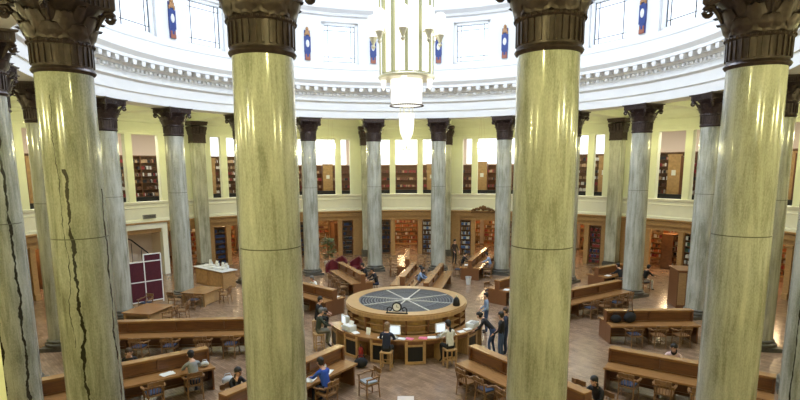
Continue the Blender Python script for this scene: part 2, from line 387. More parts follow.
def make_column():
    t = thing('marble_column', (0, 0, 0), 0, 'x', 'column')
    ZN = 9.43
    # base
    MB().box(0, 0, .08, 1.5, 1.5, .16).build('plinth', PLINTH, t)
    MB().lathe([(.76, .16), (.78, .21), (.76, .28), (.69, .30), (.66, .34), (.68, .37), (.69, .40), (.65, .44), (.62, .45)], 36).build('base', PLINTH, t, 40)
    pr = [(.61, .43), (.605, .8)]
    for i in range(1, 19):
        z = .8+(6.21-.8)*i/18
        pr.append((.605-.012*(z/9.4)-.02*(z/9.4)**2, z))
    r = pr[-1][0]; pr += [(r-.03, 6.212), (r-.03, 6.227), (r, 6.23)]
    for i in range(1, 12): z = 6.23+(ZN-6.23)*i/11; pr.append((.605-.012*(z/9.4)-.03*(z/9.4)**2, z))
    MB().lathe(pr, 48).build('shaft', MARBLE, t, 40)
    MB().lathe([(.50, 6.2), (r-.008, 6.2), (r-.008, 6.235), (.50, 6.235)], 48).build('joint', JOINT, t)
    cp = capital_bell(); cap = cp.build('capital', BRONZE, t, 35); cap.location = (0, 0, ZN)
    fl = MB()
    for i in range(28):
        a = 2*math.pi*i/28; fl.box(.585*math.sin(a), .585*math.cos(a), .33, .05, .05, .34, -a); fl.ball((.585*math.sin(a), .585*math.cos(a), .5), .03, n=6, m=4)
    for i in range(40): a = 2*math.pi*i/40; fl.ball((.63*math.sin(a), .63*math.cos(a), .56), .026, n=5, m=3)
    x = fl.build('fluting', BRONZE, cap)
    lv = MB()
    for i in range(8): leaf(lv, 2*math.pi*i/8, .60, .34, .60, .36, .13)
    for i in range(8): leaf(lv, 2*math.pi*(i+.5)/8, .62, .56, .61, .34, .20)
    for i in range(8): leaf(lv, 2*math.pi*i/8, .85, .42, .64, .20, .25)
    lv.build('leaves', BRONZE, cap, 50)
    # volutes at the four corners
    for i in range(4):
        vo = MB(); a = math.pi/4+i*math.pi/2; c_ = Vector((.99*math.sin(a), .99*math.cos(a), 1.13)); sp = [(.66*math.sin(a), .66*math.cos(a), .8), (.82*math.sin(a), .82*math.cos(a), 1.1)]
        for q in range(17):
            th = 2.2-q*.55; rr = .12*(1-q/19); sp.append((c_.x+rr*math.cos(th)*math.sin(a), c_.y+rr*math.cos(th)*math.cos(a), c_.z+rr*math.sin(th)))
        vo.tube(sp, [.03, .05]+[.05]*17, 6).build('volute', BRONZE, cap, 50)
    # abacus with concave sides, fluted and keyed
    def outline(s):
        o = []
        for i in range(4):
            a = i*math.pi/2
            for q in range(-6, 7):
                t_ = q/6; x = .82*s*t_; y = s*(.70+.13*abs(t_)**2.2)
                o.append((x*math.cos(a)+y*math.sin(a), -x*math.sin(a)+y*math.cos(a)))
        return o
    ab = MB(); L = [(.92, 1.26), (.96, 1.30), (.96, 1.50), (1.03, 1.51), (1.06, 1.565)]
    rings = [[(x, y, z) for x, y in outline(s)] for s, z in L]; n = len(rings[0])
    ab.add([v for r_ in rings for v in r_], [(i*n+k, i*n+(k+1) % n, (i+1)*n+(k+1) % n, (i+1)*n+k) for i in range(len(L)-1) for k in range(n)]+[tuple(reversed(range(n))), tuple(range((len(L)-1)*n, len(L)*n))])
    for i in range(4):
        a = i*math.pi/2
        for q in range(-7, 8):
            if abs(q) < 2: continue
            x = q*.095; y = .70*.96+.13*.96*abs(q*.095/.79)**2.2+.012
            ab.box(x*math.cos(a)+y*math.sin(a), -x*math.sin(a)+y*math.cos(a), 1.4, .035, .035, .17, -a)
        for (x, z, sx, sz) in ((0, 1.48, .26, .03), (0, 1.32, .26, .03), (-.12, 1.4, .03, .18), (.12, 1.37, .03, .12), (.03, 1.42, .2, .03), (-.05, 1.38, .03, .1)):
            y = .70
            ab.box(x*math.cos(a)+y*math.sin(a), -x*math.sin(a)+y*math.cos(a), z, sx, .03, sz, -a)
    ab.build('abacus', BRONZE, cap, 30)
    return t
CN = {9: 'far row, first right of centre', -9: 'far row, first left of centre', 27: 'far row, second right of centre', -27: 'far row, second left of centre',
      45: 'far row, third right of centre, mostly hidden', -45: 'far row, third left of centre, mostly hidden', 63: 'rising beyond the long right desk', -63: 'between display board and side counter',
      81: 'immediately left of the large outer right column', -81: 'left of the maroon display board', 99: 'almost hidden behind the large outer right column', -99: 'almost hidden between two cracked columns at left',
      117: 'out beyond the right frame edge', -117: 'out beyond the left frame edge', 135: 'cut by the right frame edge', -135: 'cracked, cut by the left frame edge',
      153: 'large, outermost right of four big ones', -153: 'large and cracked, leftmost of four big ones', 171: 'nearest, large, right of the chandelier', -171: 'nearest, large, left of the chandelier'}
col = Series(make_column())
for k in range(20):
    az = ((9+18*k)+180) % 360-180; loc = Vector(P(15, az))
    loc.x += {-153: .07, -171: -.05, 171: .08}.get(az, 0)
    o = col.put(loc, -R_(az), 'green marble column with bronze capital, '+CN[az], 'ring of green marble columns', (.91, .91, 1)); o['kind'] = 'thing'
    for c in (col_kids := o.children):
        if c.name.startswith('shaft') and az in (-153, -135, 135):
            c.data = c.data.copy(); c.data.materials[0] = {-153: MARBLE_V, -135: MARBLE_V2, 135: MARBLE_V3}[az]
# the vein positions are in each column's own frame
# outer square pillars
def make_pillar():
    t = thing('marble_pillar', (0, 0, 0), 0, 'x', 'pillar')
    MB().box(0, 0, .22, 1.0, .9, .44).box(0, 0, .5, .94, .84, .12).build('base', PLINTH, t)
    s = MB(); pts = []
    s.bev(0, 0, 4.99, .86, .78, 8.88, .04); s.build('shaft', MARBLE, t)
    c = MB(); c.box(0, 0, 9.48, 1.24, 1.03, .1).box(0, 0, 9.78, 1.2, .99, .5).box(0, 0, 10.05, 1.28, 1.07, .06)
    for i in range(4):
        a = i*math.pi/2; hw, hd = (.6, .5) if i % 2 == 0 else (.5, .6)
        for q in range(-4, 5):
            x = q*hw*.22; c.box(x*math.cos(a)+hd*math.sin(a), -x*math.sin(a)+hd*math.cos(a), 9.78, .05, .04, .42, -a)
        for q in (-1, -.33, .33, 1):
            x = q*hw*.8
            for zz, yy in ((10.2, hd+.03), (10.4, hd+.07), (10.52, hd+.13)):
                c.box(x*math.cos(a)+yy*math.sin(a), -x*math.sin(a)+yy*math.cos(a), zz, .22, .1, .2, -a, 0)
    c.box(0, 0, 10.35, 1.22, 1.0, .6); c.box(0, 0, 10.78, 1.5, 1.3, .14).box(0, 0, 10.91, 1.6, 1.4, .14)
    c.v = [(x*.80, y*.82, z) for x, y, z in c.v]
    c.build('capital', BRONZE, t)
    return t
pil = Series(make_pillar()); PORD = ['first', 'second', 'third', 'fourth', 'fifth', 'sixth']
for k in range(20):
    az = ((9+18*k)+180) % 360-180
    if abs(az) > 100: continue
    o = pil.put(P(21.75, az), -R_(az), 'square green marble pillar by the gallery wall, '+PORD[(abs(az)-9)//18]+(' right' if az > 0 else ' left')+' of centre', 'square pillars against the gallery wall'); o['kind'] = 'thing'

# ------------------------------------------------------------------ crests, pendants, chandelier
cr0 = thing('painted_crest', (0, 0, 0), 0, 'x', 'crest')
MB().box(0, -.02, .95, .5, .06, 1.9).box(0, -.05, 1.0, .56, .08, 1.0).box(0, -.05, .35, .34, .08, .5).build('shield', BLUEC, cr0)
MB().ball((0, -.1, 1.05), .2, (.8, .3, 1.2)).build('oval', PAPER, cr0)
MB().box(0, -.06, 1.75, .36, .1, .28).ball((0, -.08, 1.98), .14, (1, .6, 1)).box(-.2, -.06, 1.62, .1, .08, .2).box(.2, -.06, 1.62, .1, .08, .2).build('helm', GOLD, cr0)
MB().box(0, -.06, .10, .42, .1, .2).box(-.14, -.06, .28, .1, .08, .2).box(.14, -.06, .28, .1, .08, .2).build('foot', CREST2, cr0)
crs = Series(cr0)
for k in range(20):
    az = ((9+18*k)+180) % 360-180
    if abs(az) > 95: continue
    crs.put(P(14.53, az, 14.75), -R_(az), 'blue and gold painted crest between drum windows, '+PORD[(abs(az)-9)//18]+(' right' if az > 0 else ' left')+' of centre', 'painted crests between the drum windows', (.78, 1, 1))

def lathe_part(name, m, parent, pts, n=24, smooth=40): return MB().lathe(pts, n).build(name, m, parent, smooth)
pd = thing('pendant_lamp', (0, 0, 0), 0, 'x', 'lamp')
lathe_part('glass_bowl', FROST, pd, [(.05, -.75), (.14, -.62), (.17, -.45), (.27, -.42), (.30, 0), (.34, .05), (.34, .5), (.28, .55)])
lathe_part('rim', BRASS, pd, [(.35, .0), (.38, .02), (.38, .06), (.35, .08)])
rd = MB()
for i in range(3): a = i*2.094; rd.tube([(.3*math.sin(a), .3*math.cos(a), .5), (.12*math.sin(a), .12*math.cos(a), 2.55)], .012, 5)
rd.build('wires', BRASS, pd)
lathe_part('ceiling_rose', BRASS, pd, [(.2, 2.5), (.22, 2.6), (.18, 2.64)])
pds = Series(pd)
for k in range(20):
    az = (18*k+180) % 360-180
    zz = 10.3 if k == 10 else 8.95
    light('pendant_glow', 'POINT', P(19, az, zz), PENDANT, (1, .94, .40), .18)
    where = BAYW[az] if az in BAYW else ('right above the viewer' if k == 10 else '%s bay %s of centre' % ({90: 'fifth', 108: 'sixth', 126: 'seventh', 144: 'eighth', 162: 'ninth'}[abs(az)], 'right' if az > 0 else 'left'))
    if 140 < abs(az) < 170: light('front_column_fill', 'POINT', P(26.2, az, 9.4), 480, (1, .94, .42), .35)  # added fill lights beside and behind the camera, brighten the front columns
    pds.put(P(19, az, zz), 0, 'milk glass pendant lamp in the ambulatory '+where, 'pendant lamps of the ambulatory', (1, 1, .48 if k == 10 else 1))
ch = thing('chandelier', (0.04, 0, 9.0), 0, 'tall tiered white glass and brass chandelier hanging in the middle of the hall', 'chandelier')
lathe_part('pendant_glass', GLOW2, ch, [(.04, -.45), (.08, -.3), (.20, -.1), (.28, .1), (.33, .5), (.34, .95)])
lathe_part('pendant_finial', BRASS, ch, [(.0, -.6), (.05, -.55), (.03, -.45)])
st = MB()
for i in range(4): a = i*1.571+.4; st.tube([(.3*math.sin(a), .3*math.cos(a), .9), (.3*math.sin(a), .3*math.cos(a), 1.3)], .02, 5)
st.build('stem', BRASS, ch)
lathe_part('lower_drum', GLOW2, ch, [(.30, 1.25), (.62, 1.3), (.68, 1.45), (.70, 2.4), (.75, 2.5)], 32)
bd = MB()
bd.tube([(.73*math.sin(2*math.pi*i/88), .73*math.cos(2*math.pi*i/88), 1.28) for i in range(89)], [.036 if i % 2 else .018 for i in range(89)], 6)
bd.build('bead_ring', BRONZE, ch)
lathe_part('main_collar', BRASS, ch, [(.72, 2.38), (1.22, 2.4), (1.25, 2.5), (1.2, 2.55)], 32)
lathe_part('main_drum', GLOW2, ch, [(.9, 2.45), (1.05, 2.5), (1.05, 8.2), (.9, 8.3)], 40)
rb = MB()
for i in range(12):
    a = 2*math.pi*i/12; rb.box(1.12*math.sin(a), 1.12*math.cos(a), 5.4, .13, .12, 5.8, -a)
rb.lathe([(1.1, 2.5), (1.14, 2.52), (1.14, 2.6), (1.1, 2.62)], 32).build('ribs', RIB, ch)
pn = MB()
for i in range(12):
    a = 2*math.pi*i/12+.13; pn.box(1.1*math.sin(a), 1.1*math.cos(a), 5.4, .34, .05, 5.7, -a)
pn.build('glass_panels', GLOW2, ch)
for i in range(8):
    a = 2*math.pi*i/8+.1; x, y = math.sin(a), math.cos(a)
    br = MB().lathe([(.02, 3.7), (.10, 3.8), (.05, 3.88), (.16, 4.15), (.2, 4.22)], 8, (1.45*x, 1.45*y, 0)).tube([(1.1*x, 1.1*y, 4.2), (1.45*x, 1.45*y, 4.16)], .04, 5).build('bracket', BRASS, ch, 40)
    MB().lathe([(.2, 4.2), (.24, 4.5), (.24, 5.0), (.14, 5.1)], 10, (1.45*x, 1.45*y, 0)).build('lantern', GLOW2, br, 40)
    if i % 2 == 0:
        br = MB().tube([(.9*x, .9*y, 2.62), (1.02*x, 1.02*y, 2.58), (1.02*x, 1.02*y, 2.4)], .03, 5).build('bracket', BRASS, ch, 40)
        MB().lathe([(.02, 1.95), (.09, 2.1), (.13, 2.4), (.05, 2.45)], 8, (1.02*x, 1.02*y, 0)).build('lantern', GLOW2, br, 40)
MB().tube([(0, 0, 8.2), (0, 0, 15.7)], .08, 10).build('suspension_rod', BRASS, ch)
for z in (10.8, 9.6): light('chandelier_glow', 'POINT', (2.2 if z > 10 else -1.6, 0, z), CHAND*.5, (1, .95, .82), .5)

# ------------------------------------------------------------------ ground storey joinery and bookcases
fr = MB()
fr.arc(RW-.25, RW+.1, 3.42, 3.9, 0, 360).prof([(RW-.25, 3.75), (RW-.42, 3.82), (RW-.42, 3.9), (RW-.25, 3.9)])
struct('trim_8', fr, OAK)
fr = MB().arc(RW-.1, RW+.1, 3.1, 3.42, 0, 360)
for k in range(20):
    a = 18*k
    if ((a+180) % 360-180) == -54: spans = [(-9, -8.9), (8.9, 9)]
    else: spans = [(-9, -6), (-3.5, -2.6), (2.6, 3.5), (6, 9)]
    for s0, s1 in spans:
        fr.arc(RW-.12, RW+.12, 0, 3.1, a+s0, a+s1, 1)
        if s1-s0 < 1: fr.arc(RW-.18, RW-.1, 0, .35, a+s0, a+s1, 1).arc(RW-.2, RW-.1, 3.0, 3.15, a+s0-.1, a+s1+.1, 1)
struct('wall_joinery', fr, OAK)
struct('ceiling_stacks', MB().arc(RW+.1, 30, 4.45, 4.6, 0, 360, 3), PINKISH)

def make_bookcase(w_, h_, d_, rows, m=OAKD, back=OAKD):
    t = thing('bookcase', (0, 0, 0), 0, 'x', 'bookcase')
    c = MB(); c.box(-w_/2+.02, 0, h_/2, .04, d_, h_).box(w_/2-.02, 0, h_/2, .04, d_, h_).box(0, 0, h_-.03, w_, d_, .06).box(0, 0, .06, w_, d_, .12); c.build('carcass', m, t)
    MB().box(0, d_/2-.01, h_/2, w_-.02, .02, h_-.02).build('back', back, t)
    for i in range(1, rows): MB().box(0, 0, .12+(h_-.18)*i/rows, w_-.08, d_-.03, .03).build('shelf', m, t)
    return t
W1, H1, ROWS = .86, 3.05, 7
bc = Series(make_bookcase(W1, H1, .32, ROWS))
PAL = {(-36, 'l'): [0, 0, 0, 7], (-36, 'r'): [8, 1, 2], (-18, 'l'): [7, 1, 0, 7], (-18, 'r'): [7, 7, 1, 0, 7], (0, 'l'): [7, 1, 7, 0], (0, 'r'): [5, 6, 3, 5, 0, 1], (18, 'l'): [5, 6, 0, 5, 6, 3], (18, 'r'): [1, 2, 3],
       (36, 'l'): [1, 2, 8], (36, 'r'): [2, 2, 2, 7, 0], (54, 'l'): [1, 7, 3], (54, 'r'): [5, 6, 5, 7, 4], (72, 'l'): [1, 2], (72, 'r'): [1, 2, 4], (-72, 'l'): [1, 2], (-72, 'r'): [1, 3]}
def book_mesh(i):
    b = MB().box(0, 0, .115, .042, .17, .23); me = b.mesh('book', BOOKC[i]); return me
BM = [book_mesh(i) for i in range(9)]
for i, me in enumerate(BM):   # pale page block showing on top of each book
    me.materials.append(PAPER)
    for p in me.polygons:
        if p.normal.z > .9: p.material_index = 1
rest = [MB() for _ in BOOKC]; nbook = 0
ORDER = [(0, 'r'), (18, 'l'), (36, 'r'), (-18, 'r'), (54, 'r'), (-36, 'l')]
CNAME = ['navy', 'brown', 'red', 'tan', 'green', 'white', 'blue', 'black', 'orange']
def fill_case(loc, rz, w_, h_, rows, pal, individual, label=None, z0=.12, yy=0):
    global nbook
    m = Matrix.Translation(loc) @ Matrix.Rotation(rz, 4, 'Z')
    for i in range(rows):
        z = z0+(h_-.18)*i/rows+.017; x = -w_/2+.07
        run = random.choice(pal)
        while x < w_/2-.07:
            if random.random() < .08: x += random.uniform(.05, .2); continue
            if random.random() < .35: run = random.choice(pal)
            s = random.uniform(.8, 1.15) if not individual else random.uniform(.85, 1.1)
            if individual and nbook < 300:
                o = bpy.data.objects.new('book', BM[run]); C.objects.link(o)
                o.matrix_world = m @ Matrix.Translation((x, -.03+yy, z)) @ Matrix.Diagonal((1, 1, s, 1))
                tag(o, label % CNAME[run], 'book', 'books '+label.split(' standing ')[1]); nbook += 1
            else:
                p = m @ Vector((x, -.03+yy, z+.115*s)); rest[run].box(p.x, p.y, p.z, .042, .17, .23*s, rz)
            x += random.uniform(.046, .06)
done = set()
SHN = {i: n_ for i, n_ in enumerate(['lowest', 'second', 'third', 'fourth', 'fifth', 'sixth', 'top'])}
for az0, sd in ORDER+[k for k in PAL if k not in ORDER]:
    az = az0+(4.75 if sd == 'r' else -4.75); loc = P(RW+.12, az); rz = -R_(az)
    side = 'right' if sd == 'r' else 'left'
    bc.put(loc, rz, 'built-in oak bookcase %s of the doorway %s' % (side, BAYW[az0]), 'built-in bookcases round the wall')
    fill_case(loc, rz, W1, H1, ROWS, PAL[(az0, sd)], (az0, sd) in ORDER, '%%s book standing in the built-in bookcase %s of the doorway %s' % (side, BAYW[az0]))
# stacks beyond the doorways: perimeter and radial cases, globe lamps
pc = Series(make_bookcase(2.6, 3.4, .35, 8, OAK, OAK)); ic = Series(make_bookcase(2.4, 2.6, .5, 6, OAKD, OAKD))
gl = thing('globe_lamp', (0, 0, 0), 0, 'x', 'lamp'); MB().ball((0, 0, 0), .2).build('globe', GLOWW, gl, 60); MB().tube([(0, 0, .18), (0, 0, .62)], .02, 6).build('stem', BRASS, gl)
gls = Series(gl)
for az in (-72, -54, -36, -18, 0, 18, 36, 54, 72):
    if az == -54: continue
    for d in (-6, 0, 6):
        loc = P(28.6, az+d); rz = -R_(az+d)
        pc.put(loc, rz, 'oak bookcase at the back of the stacks, %s one, %s' % ({-6: 'left', 0: 'middle', 6: 'right'}[d], BAYW[az]), 'bookcases on the back wall of the stacks')
        fill_case(loc, rz, 2.6, 3.4, 8, [8, 2, 8, 3, 1, 5], False)
    loc = P(25.6, az+(3.3 if az != 54 else -1.8)); rz = -R_(az)+math.pi/2
    ic.put(loc, rz, 'dark oak bookcase end-on inside the doorway '+BAYW[az], 'free-standing bookcases in the stacks', (1, 1.7, 1))
    fill_case(loc, rz, 2.4, 2.6, 6, [1, 2, 3, 5, 7], False, yy=-.12)
    gls.put(P(25.0, az-1.2, 3.83), 0, 'glowing round lamp hanging in the stacks beyond the doorway '+BAYW[az], 'globe lamps in the stacks')
    light('stack_glow', 'POINT', P(24.4, az-1.2, 3.5), STACKS, (1, .7, .38), .3)
# gallery bookcases
gp = Series(make_bookcase(2.9, 2.9, .4, 4, OAKR, OAKR)); gt = Series(make_bookcase(2.9, 3.7, .4, 7, OAKD, OAKD))
GP = []
for az in (-72, -54, -36, -18, 0, 18, 36, 54, 72):
    for d in (-5.6, 0, 5.6):
        tall = abs(az) >= 36; r = 26.0 if tall else 27.5
        if az == 0 and d: r = 27.5
        a = az+d; loc = P(r, a, 4.9); rz = -R_(a)
        wh = {-5.6: 'left', 0: 'middle', 5.6: 'right'}[d]
        if abs(d) > 1 and tall: wsc = .85
        else: wsc = .9
        (gt if tall else gp).put(loc, rz, '%s gallery bookcase of old volumes, %s in the bay %s' % ('tall' if tall else 'low', wh, BAYW[az]), 'gallery bookcases', (wsc, 1, 1))
        if tall: fill_case(loc, rz, 2.9*wsc, 3.7, 7, [1, 1, 7, 3, 2, 5], False, yy=-.08)
        else: fill_case(loc, rz, 2.9*wsc, 2.9, 4, [1, 1, 2, 7, 3], False, yy=-.08)
ep = thing('stack_end_panel', (0, 0, 0), 0, 'x', 'bookcase end'); MB().box(0, 0, 1.75, .85, .08, 3.5).box(0, 0, 3.45, .95, .2, .12).build('panel', OAKL, ep); MB().box(0, .75, 1.7, .7, 1.4, 3.3).build('carcass', OAKD, ep)
MB().box(0, -.05, 2.2, .3, .02, .38).build('notice', PAPER, ep, label='white paper notice')
eps = Series(ep)
for az, hs in ((-70.1, 1), (-40.4, 1), (-16.7, .86), (16.0, .9), (5.4, .85), (40.2, 1), (52.6, 1), (69.9, 1)):
    eps.put(P(24.2, az, 4.9), -R_(az), 'light oak gallery bookcase end with white notice, right side, %s from centre' % {5: 'first', 16: 'second', 17: 'first', 40: 'third', 53: 'fourth', 70: 'fifth'}[round(abs(az))] if az > 0 else 'light oak gallery bookcase end with white notice, left side, %s from centre' % {17: 'first', 40: 'second', 70: 'third'}[round(abs(az))], 'gallery bookcase ends with notices', (1, 1, hs))
for k in range(20):
    if abs((18*k+180) % 360-180) < 95: light('gallery_glow', 'AREA', P(25.0, 18*k, 10.9), GALLERY, (1, .95, .86), 2.5, aim=P(25.0, 18*k, 0))
# all the remaining books, past the first 300
sb = bpy.data.meshes.new('shelved_books'); vs = []; fs = []; mi = []
for i, b in enumerate(rest):
    k = len(vs); vs += b.v; fs += [tuple(j+k for j in f) for f in b.f]; mi += [i]*len(b.f)
sb.from_pydata(vs, [], fs)
for m in BOOKC: sb.materials.append(m)
sb.polygons.foreach_set('material_index', mi)
o = bpy.data.objects.new('shelved_books', sb); C.objects.link(o); tag(o, 'rows of old cloth and leather books filling the further shelves of both storeys', 'books', kind='stuff')

# carved crest over the doorway right of centre
cv = MB()
for i in range(17):
    t = (i-8)/8; cv.ball((t*.95, -.06, .18+.28*(1-abs(t))**.8+.05*math.sin(i*2.3)), .13*(1-.35*abs(t)), (1.2, .6, 1), 8, 5)
for s in (-1, 1):
    sp = [(s*(.55+.22*(1-q/13)*math.cos(q*.55)), -.12, .22+.2*(1-q/13)*math.sin(q*.55)) for q in range(12)]; cv.tube(sp, .05, 6)
cv.box(0, -.02, .06, 2.1, .14, .14).ball((0, -.1, .42), .2, (.9, .5, 1.2))
c = cv.build('carved_cresting', OAKD, None, 50); c.location = P(RW-.35, 17.2, 3.72); c.rotation_euler = (0, 0, -R_(17.2)); tag(c, 'dark carved wooden cresting over the doorway right of centre', 'carving')

# stair doorway, three bays left of centre
sw = MB(); A = -55.6
sw.arc(RW-.3, RW+.1, 0, 3.9, A-4.4, A-3.4, .5).arc(RW-.3, RW+.1, 0, 3.9, A+3.2, A+4.2, .5).arc(RW-.3, RW+.1, 3.4, 3.95, A-4.4, A+4.2, .5).arc(RW-.36, RW-.28, 3.84, 3.98, A-4.6, A+4.4, .5)
struct('door_1', sw, CREAM)
struct('wall_stair', MB().arc(24.2, 24.4, 0, 3.5, A-5, A+5, 1).arc(22.6, 24.4, 0, 3.5, A-3.9, A-3.6, .3).arc(22.6, 24.4, 0, 3.5, A+3.6, A+3.9, .3), PINKISH)
h = MB(); p0 = Vector(P(23.7, A-3, 3.0)); p1 = Vector(P(23.7, A+2.6, 1.3)); h.tube([p0, p0.lerp(p1, .4)+Vector((0, 0, .25)), p1], .05, 6)
for q in (.1, .4, .7, 1): p = p0.lerp(p1, q); h.tube([p, (p.x, p.y, 0)], .02, 5)
tag(h.build('stair_handrail', BLACKM), 'dark sloping handrail inside the cream stair doorway', 'handrail')
v = thing('vent_grille', P(RW-.34, -54.7, 4.15), -R_(-54.7), 'grey ventilation grille above the cream stair doorway', 'vent')
MB().box(0, 0, .12, .95, .05, .3).build('frame', GREYM, v); b = MB()
for i in range(5): b.box(0, -.03, .02+.05*i, .85, .02, .02)
b.build('louvres', BLACKM, v)
for az in (-47, -64):
    p = P(RW-.4, az, 0)
# ------------------------------------------------------------------ central counter
YC = -1.0
def Q(r, af, z=0): return (r*math.sin(R_(af)), YC-r*math.cos(R_(af)), z)     # af: angle from the camera side
ct = thing('service_counter', (0, YC, 0), 0, 'curved oak service counter wrapping round the central catalogue ring', 'counter')
def arcf(mb, r0, r1, z0, z1, a0, a1, st=4): return mb.arc(r0, r1, z0, z1, 180-a1, 180-a0, st)
AW = 74
arcf(MB(), 2.76, 3.44, .92, .97, -AW, AW).build('countertop', OAKT, ct)
arcf(MB(), 2.78, 2.84, 0, .92, -AW, AW).build('back_panel', OAKD, ct)
arcf(MB(), 3.33, 3.40, .78, .92, -AW, AW).build('apron', OAKR, ct)
i = 0
for a in range(-AW+2, AW-1, 12):
    panel = i % 2 == 0
    if panel:
        arcf(MB(), 3.36, 3.38, .1, .76, a+1, a+11).build('mesh_panel', BLACKM, ct)
        arcf(MB(), 3.35, 3.42, 0, .1, a, a+12).build('bottom_rail', OAKL, ct); arcf(MB(), 3.35, 3.42, .70, .78, a, a+12).build('top_rail', OAKL, ct)
    arcf(MB(), 2.84, 3.41, 0, .92, a-.9, a+.9, 1).build('divider', OAKL, ct)
    i += 1
rg = thing('catalogue_ring', (0, YC, 0), 0, 'round oak shelving ring with a dark iron grille top, in the centre of the hall', 'shelving')
MB().arc(2.13, 2.66, 1.66, 1.76, 0, 360, 5).arc(2.60, 2.70, 1.54, 1.70, 0, 360, 5).build('rim', OAKL, rg)
MB().arc(2.32, 2.38, 0, 1.66, 0, 360, 5).build('back_wall', OAKL, rg)
for z in (.98, 1.26): MB().arc(2.36, 2.62, z, z+.025, 0, 360, 5).build('shelf', OAKL, rg)
MB().arc(2.34, 2.64, 0, .3, 0, 360, 5).build('plinth', OAKR, rg)
for i in range(18): a = i*20; b = MB().box(2.49*math.sin(R_(a)), 2.49*math.cos(R_(a)), .83, .07, .30, 1.64, -R_(a)); b.build('upright', OAKR, rg)
gr = MB()
for r in [x*.13+.1 for x in range(16)]: gr.arc(r, r+.05, 1.70, 1.725, 0, 360, 6)
for i in range(120): a = R_(i*3); gr.box(1.35*math.sin(a), 1.35*math.cos(a), 1.71, .018, 1.6, .02, -a)
g = gr.build('grille', GRILLE, rg)
MB().lathe([(0.001, 1.62), (2.2, 1.62), (2.2, 1.66)], 48).build('grille_bed', GRILLEL, rg)
sp = MB()
for i in range(8): a = R_(i*45+18); sp.box(1.08*math.sin(a), 1.08*math.cos(a), 1.735, .06, 2.14, .03, -a)
sp.lathe([(.2, 1.73), (.2, 1.77), (.05, 1.79)], 20); sp.build('grille_spokes', STEEL, rg)
rr = MB()
for i in range(40): a = R_(i*9); rr.ball((1.6*math.sin(a), 1.6*math.cos(a), 1.73), .03, n=6, m=4)
rr.arc(1.38, 1.42, 1.73, 1.745, 0, 360, 6).arc(2.1, 2.17, 1.73, 1.75, 0, 360, 6).build('grille_rings', GRILLEL, rg)
# clock
ck = thing('brass_clock', Q(2.40, -9, 1.76), R_(-9), 'small white-faced clock with scrolled supports on the catalogue ring rim', 'clock')
x = MB().lathe([(.17, -.05), (.2, -.03), (.2, .03), (.17, .05)], 24); x.v = [(a, c_, b_+.28) for a, b_, c_ in x.v]; x.build('case', BLACKM, ck, 40)
x = MB().lathe([(.001, 0), (.15, 0), (.15, .01)], 24); x.v = [(a, -.055-c_*.5, b_+.28) for a, b_, c_ in x.v]; x.build('dial', PAPER, ck)
MB().box(.0, -.068, .32, .014, .01, .1).box(.04, -.068, .28, .09, .01, .014).build('hands', BLACKM, ck)
x = MB()
for s in (-1, 1): x.tube([(s*(.28+.12*math.cos(q*.6)*(1-q/12)), 0, .16+.13*(1-q/12)*math.sin(q*.6)) for q in range(10)], .022, 6).tube([(s*.4, 0, 0), (s*.4, 0, .2)], .02, 6)
x.box(0, 0, .02, .9, .1, .04); x.build('scroll_support', BLACKM, ck)
ds = thing('desk_sign', Q(2.42, 62, 1.76), R_(60), 'small dark domed bell-like stand on the right rim of the catalogue ring', 'stand'); MB().lathe([(.14, 0), (.16, .05), (.13, .25), (.08, .34), (.02, .38)], 14).build('dome', BLACKM, ds, 50); MB().ball((0, 0, .42), .05).build('knob', BRASS, ds, 50)

# ------------------------------------------------------------------ desks
def desk(name_lab, pin, pout, half=.72, ht=.84, lt=1.34):
    pin = Vector((*pin, 0)); pout = Vector((*pout, 0)); d = pout-pin; L = d.length
    t = thing('reading_desk', pin, math.atan2(d.y, d.x), name_lab, 'desk')
    for s in (-1, 1):
        b = MB().box(L/2, s*(half/2+.02), ht-.02, L, half-.04, .04, 0, s*R_(-1.5)).box(L/2, s*(half-.01), ht-.04, L+.04, .05, .07); b.build('desktop', OAKT, t)
    MB().box(L/2, 0, lt/2+.12, L-.1, .09, lt-.3).box(L/2, 0, ht+.02, L-.12, .2, .06).build('divider', OAKR, t)
    MB().bev(L/2, 0, lt, L, .34, .05, .01).box(L/2, 0, lt-.05, L-.06, .24, .06).build('ledge', OAKT, t)
    for x in (.03, L-.03):
        MB().box(x, 0, ht/2-.02, .06, half*1.7, ht-.04).box(x, 0, lt/2, .07, .3, lt-.03).build('end_panel', OAKR, t)
    n = max(1, int(L//2.2))
    for i in range(1, n+1):
        x = L*i/(n+1)
        MB().box(x, 0, ht/2, .06, half*1.2, ht-.06).box(x, 0, lt-.22, .05, .26, .34).build('bracket', OAKR, t)
    MB().box(L/2, 0, .2, L-.1, .08, .1).build('foot_rail', OAKR, t)
    return (pin, d.normalized(), L, half)
DS = {}
def mkdesk(key, lab, a, b, **k):
    a, b = [(LAT+(p[0]-LAT)*.989, -D_+(p[1]+D_)*.989) for p in (a, b)]; DS[key] = desk(lab, a, b, **k); return DS[key]
mkdesk('A', 'long double-sided oak reading desk stretching left, passing behind the front left column', (-5.8, -2.25), (-13.7, -2.95))
mkdesk('B', 'oak reading desk at lower left, in front of the long left desk', (-7.1, -6.1), (-11.2, -9.1))
mkdesk('C', 'oak reading desk at bottom centre-right, running behind the front right column', (2.36, -5.85), (5.15, -9.9))
mkdesk('D', 'oak reading desk at bottom centre-left where the person in blue sits', (-2.35, -5.86), (-5.2, -10.1))
mkdesk('E', 'oak reading desk at lower right, nearest the outer right column', (7.2, -6.05), (11.2, -8.7))
mkdesk('F', 'oak reading desk at right with black bags on it', (8.85, -1.15), (12.7, -1.05))
mkdesk('G', 'long oak reading desk at right running to the column with the dark base', (7.0, 1.85), (12.0, 5.2))
mkdesk('N', 'oak reading desk showing its tall end just left of the front right column', (5.1, 5.1), (8.6, 8.6))
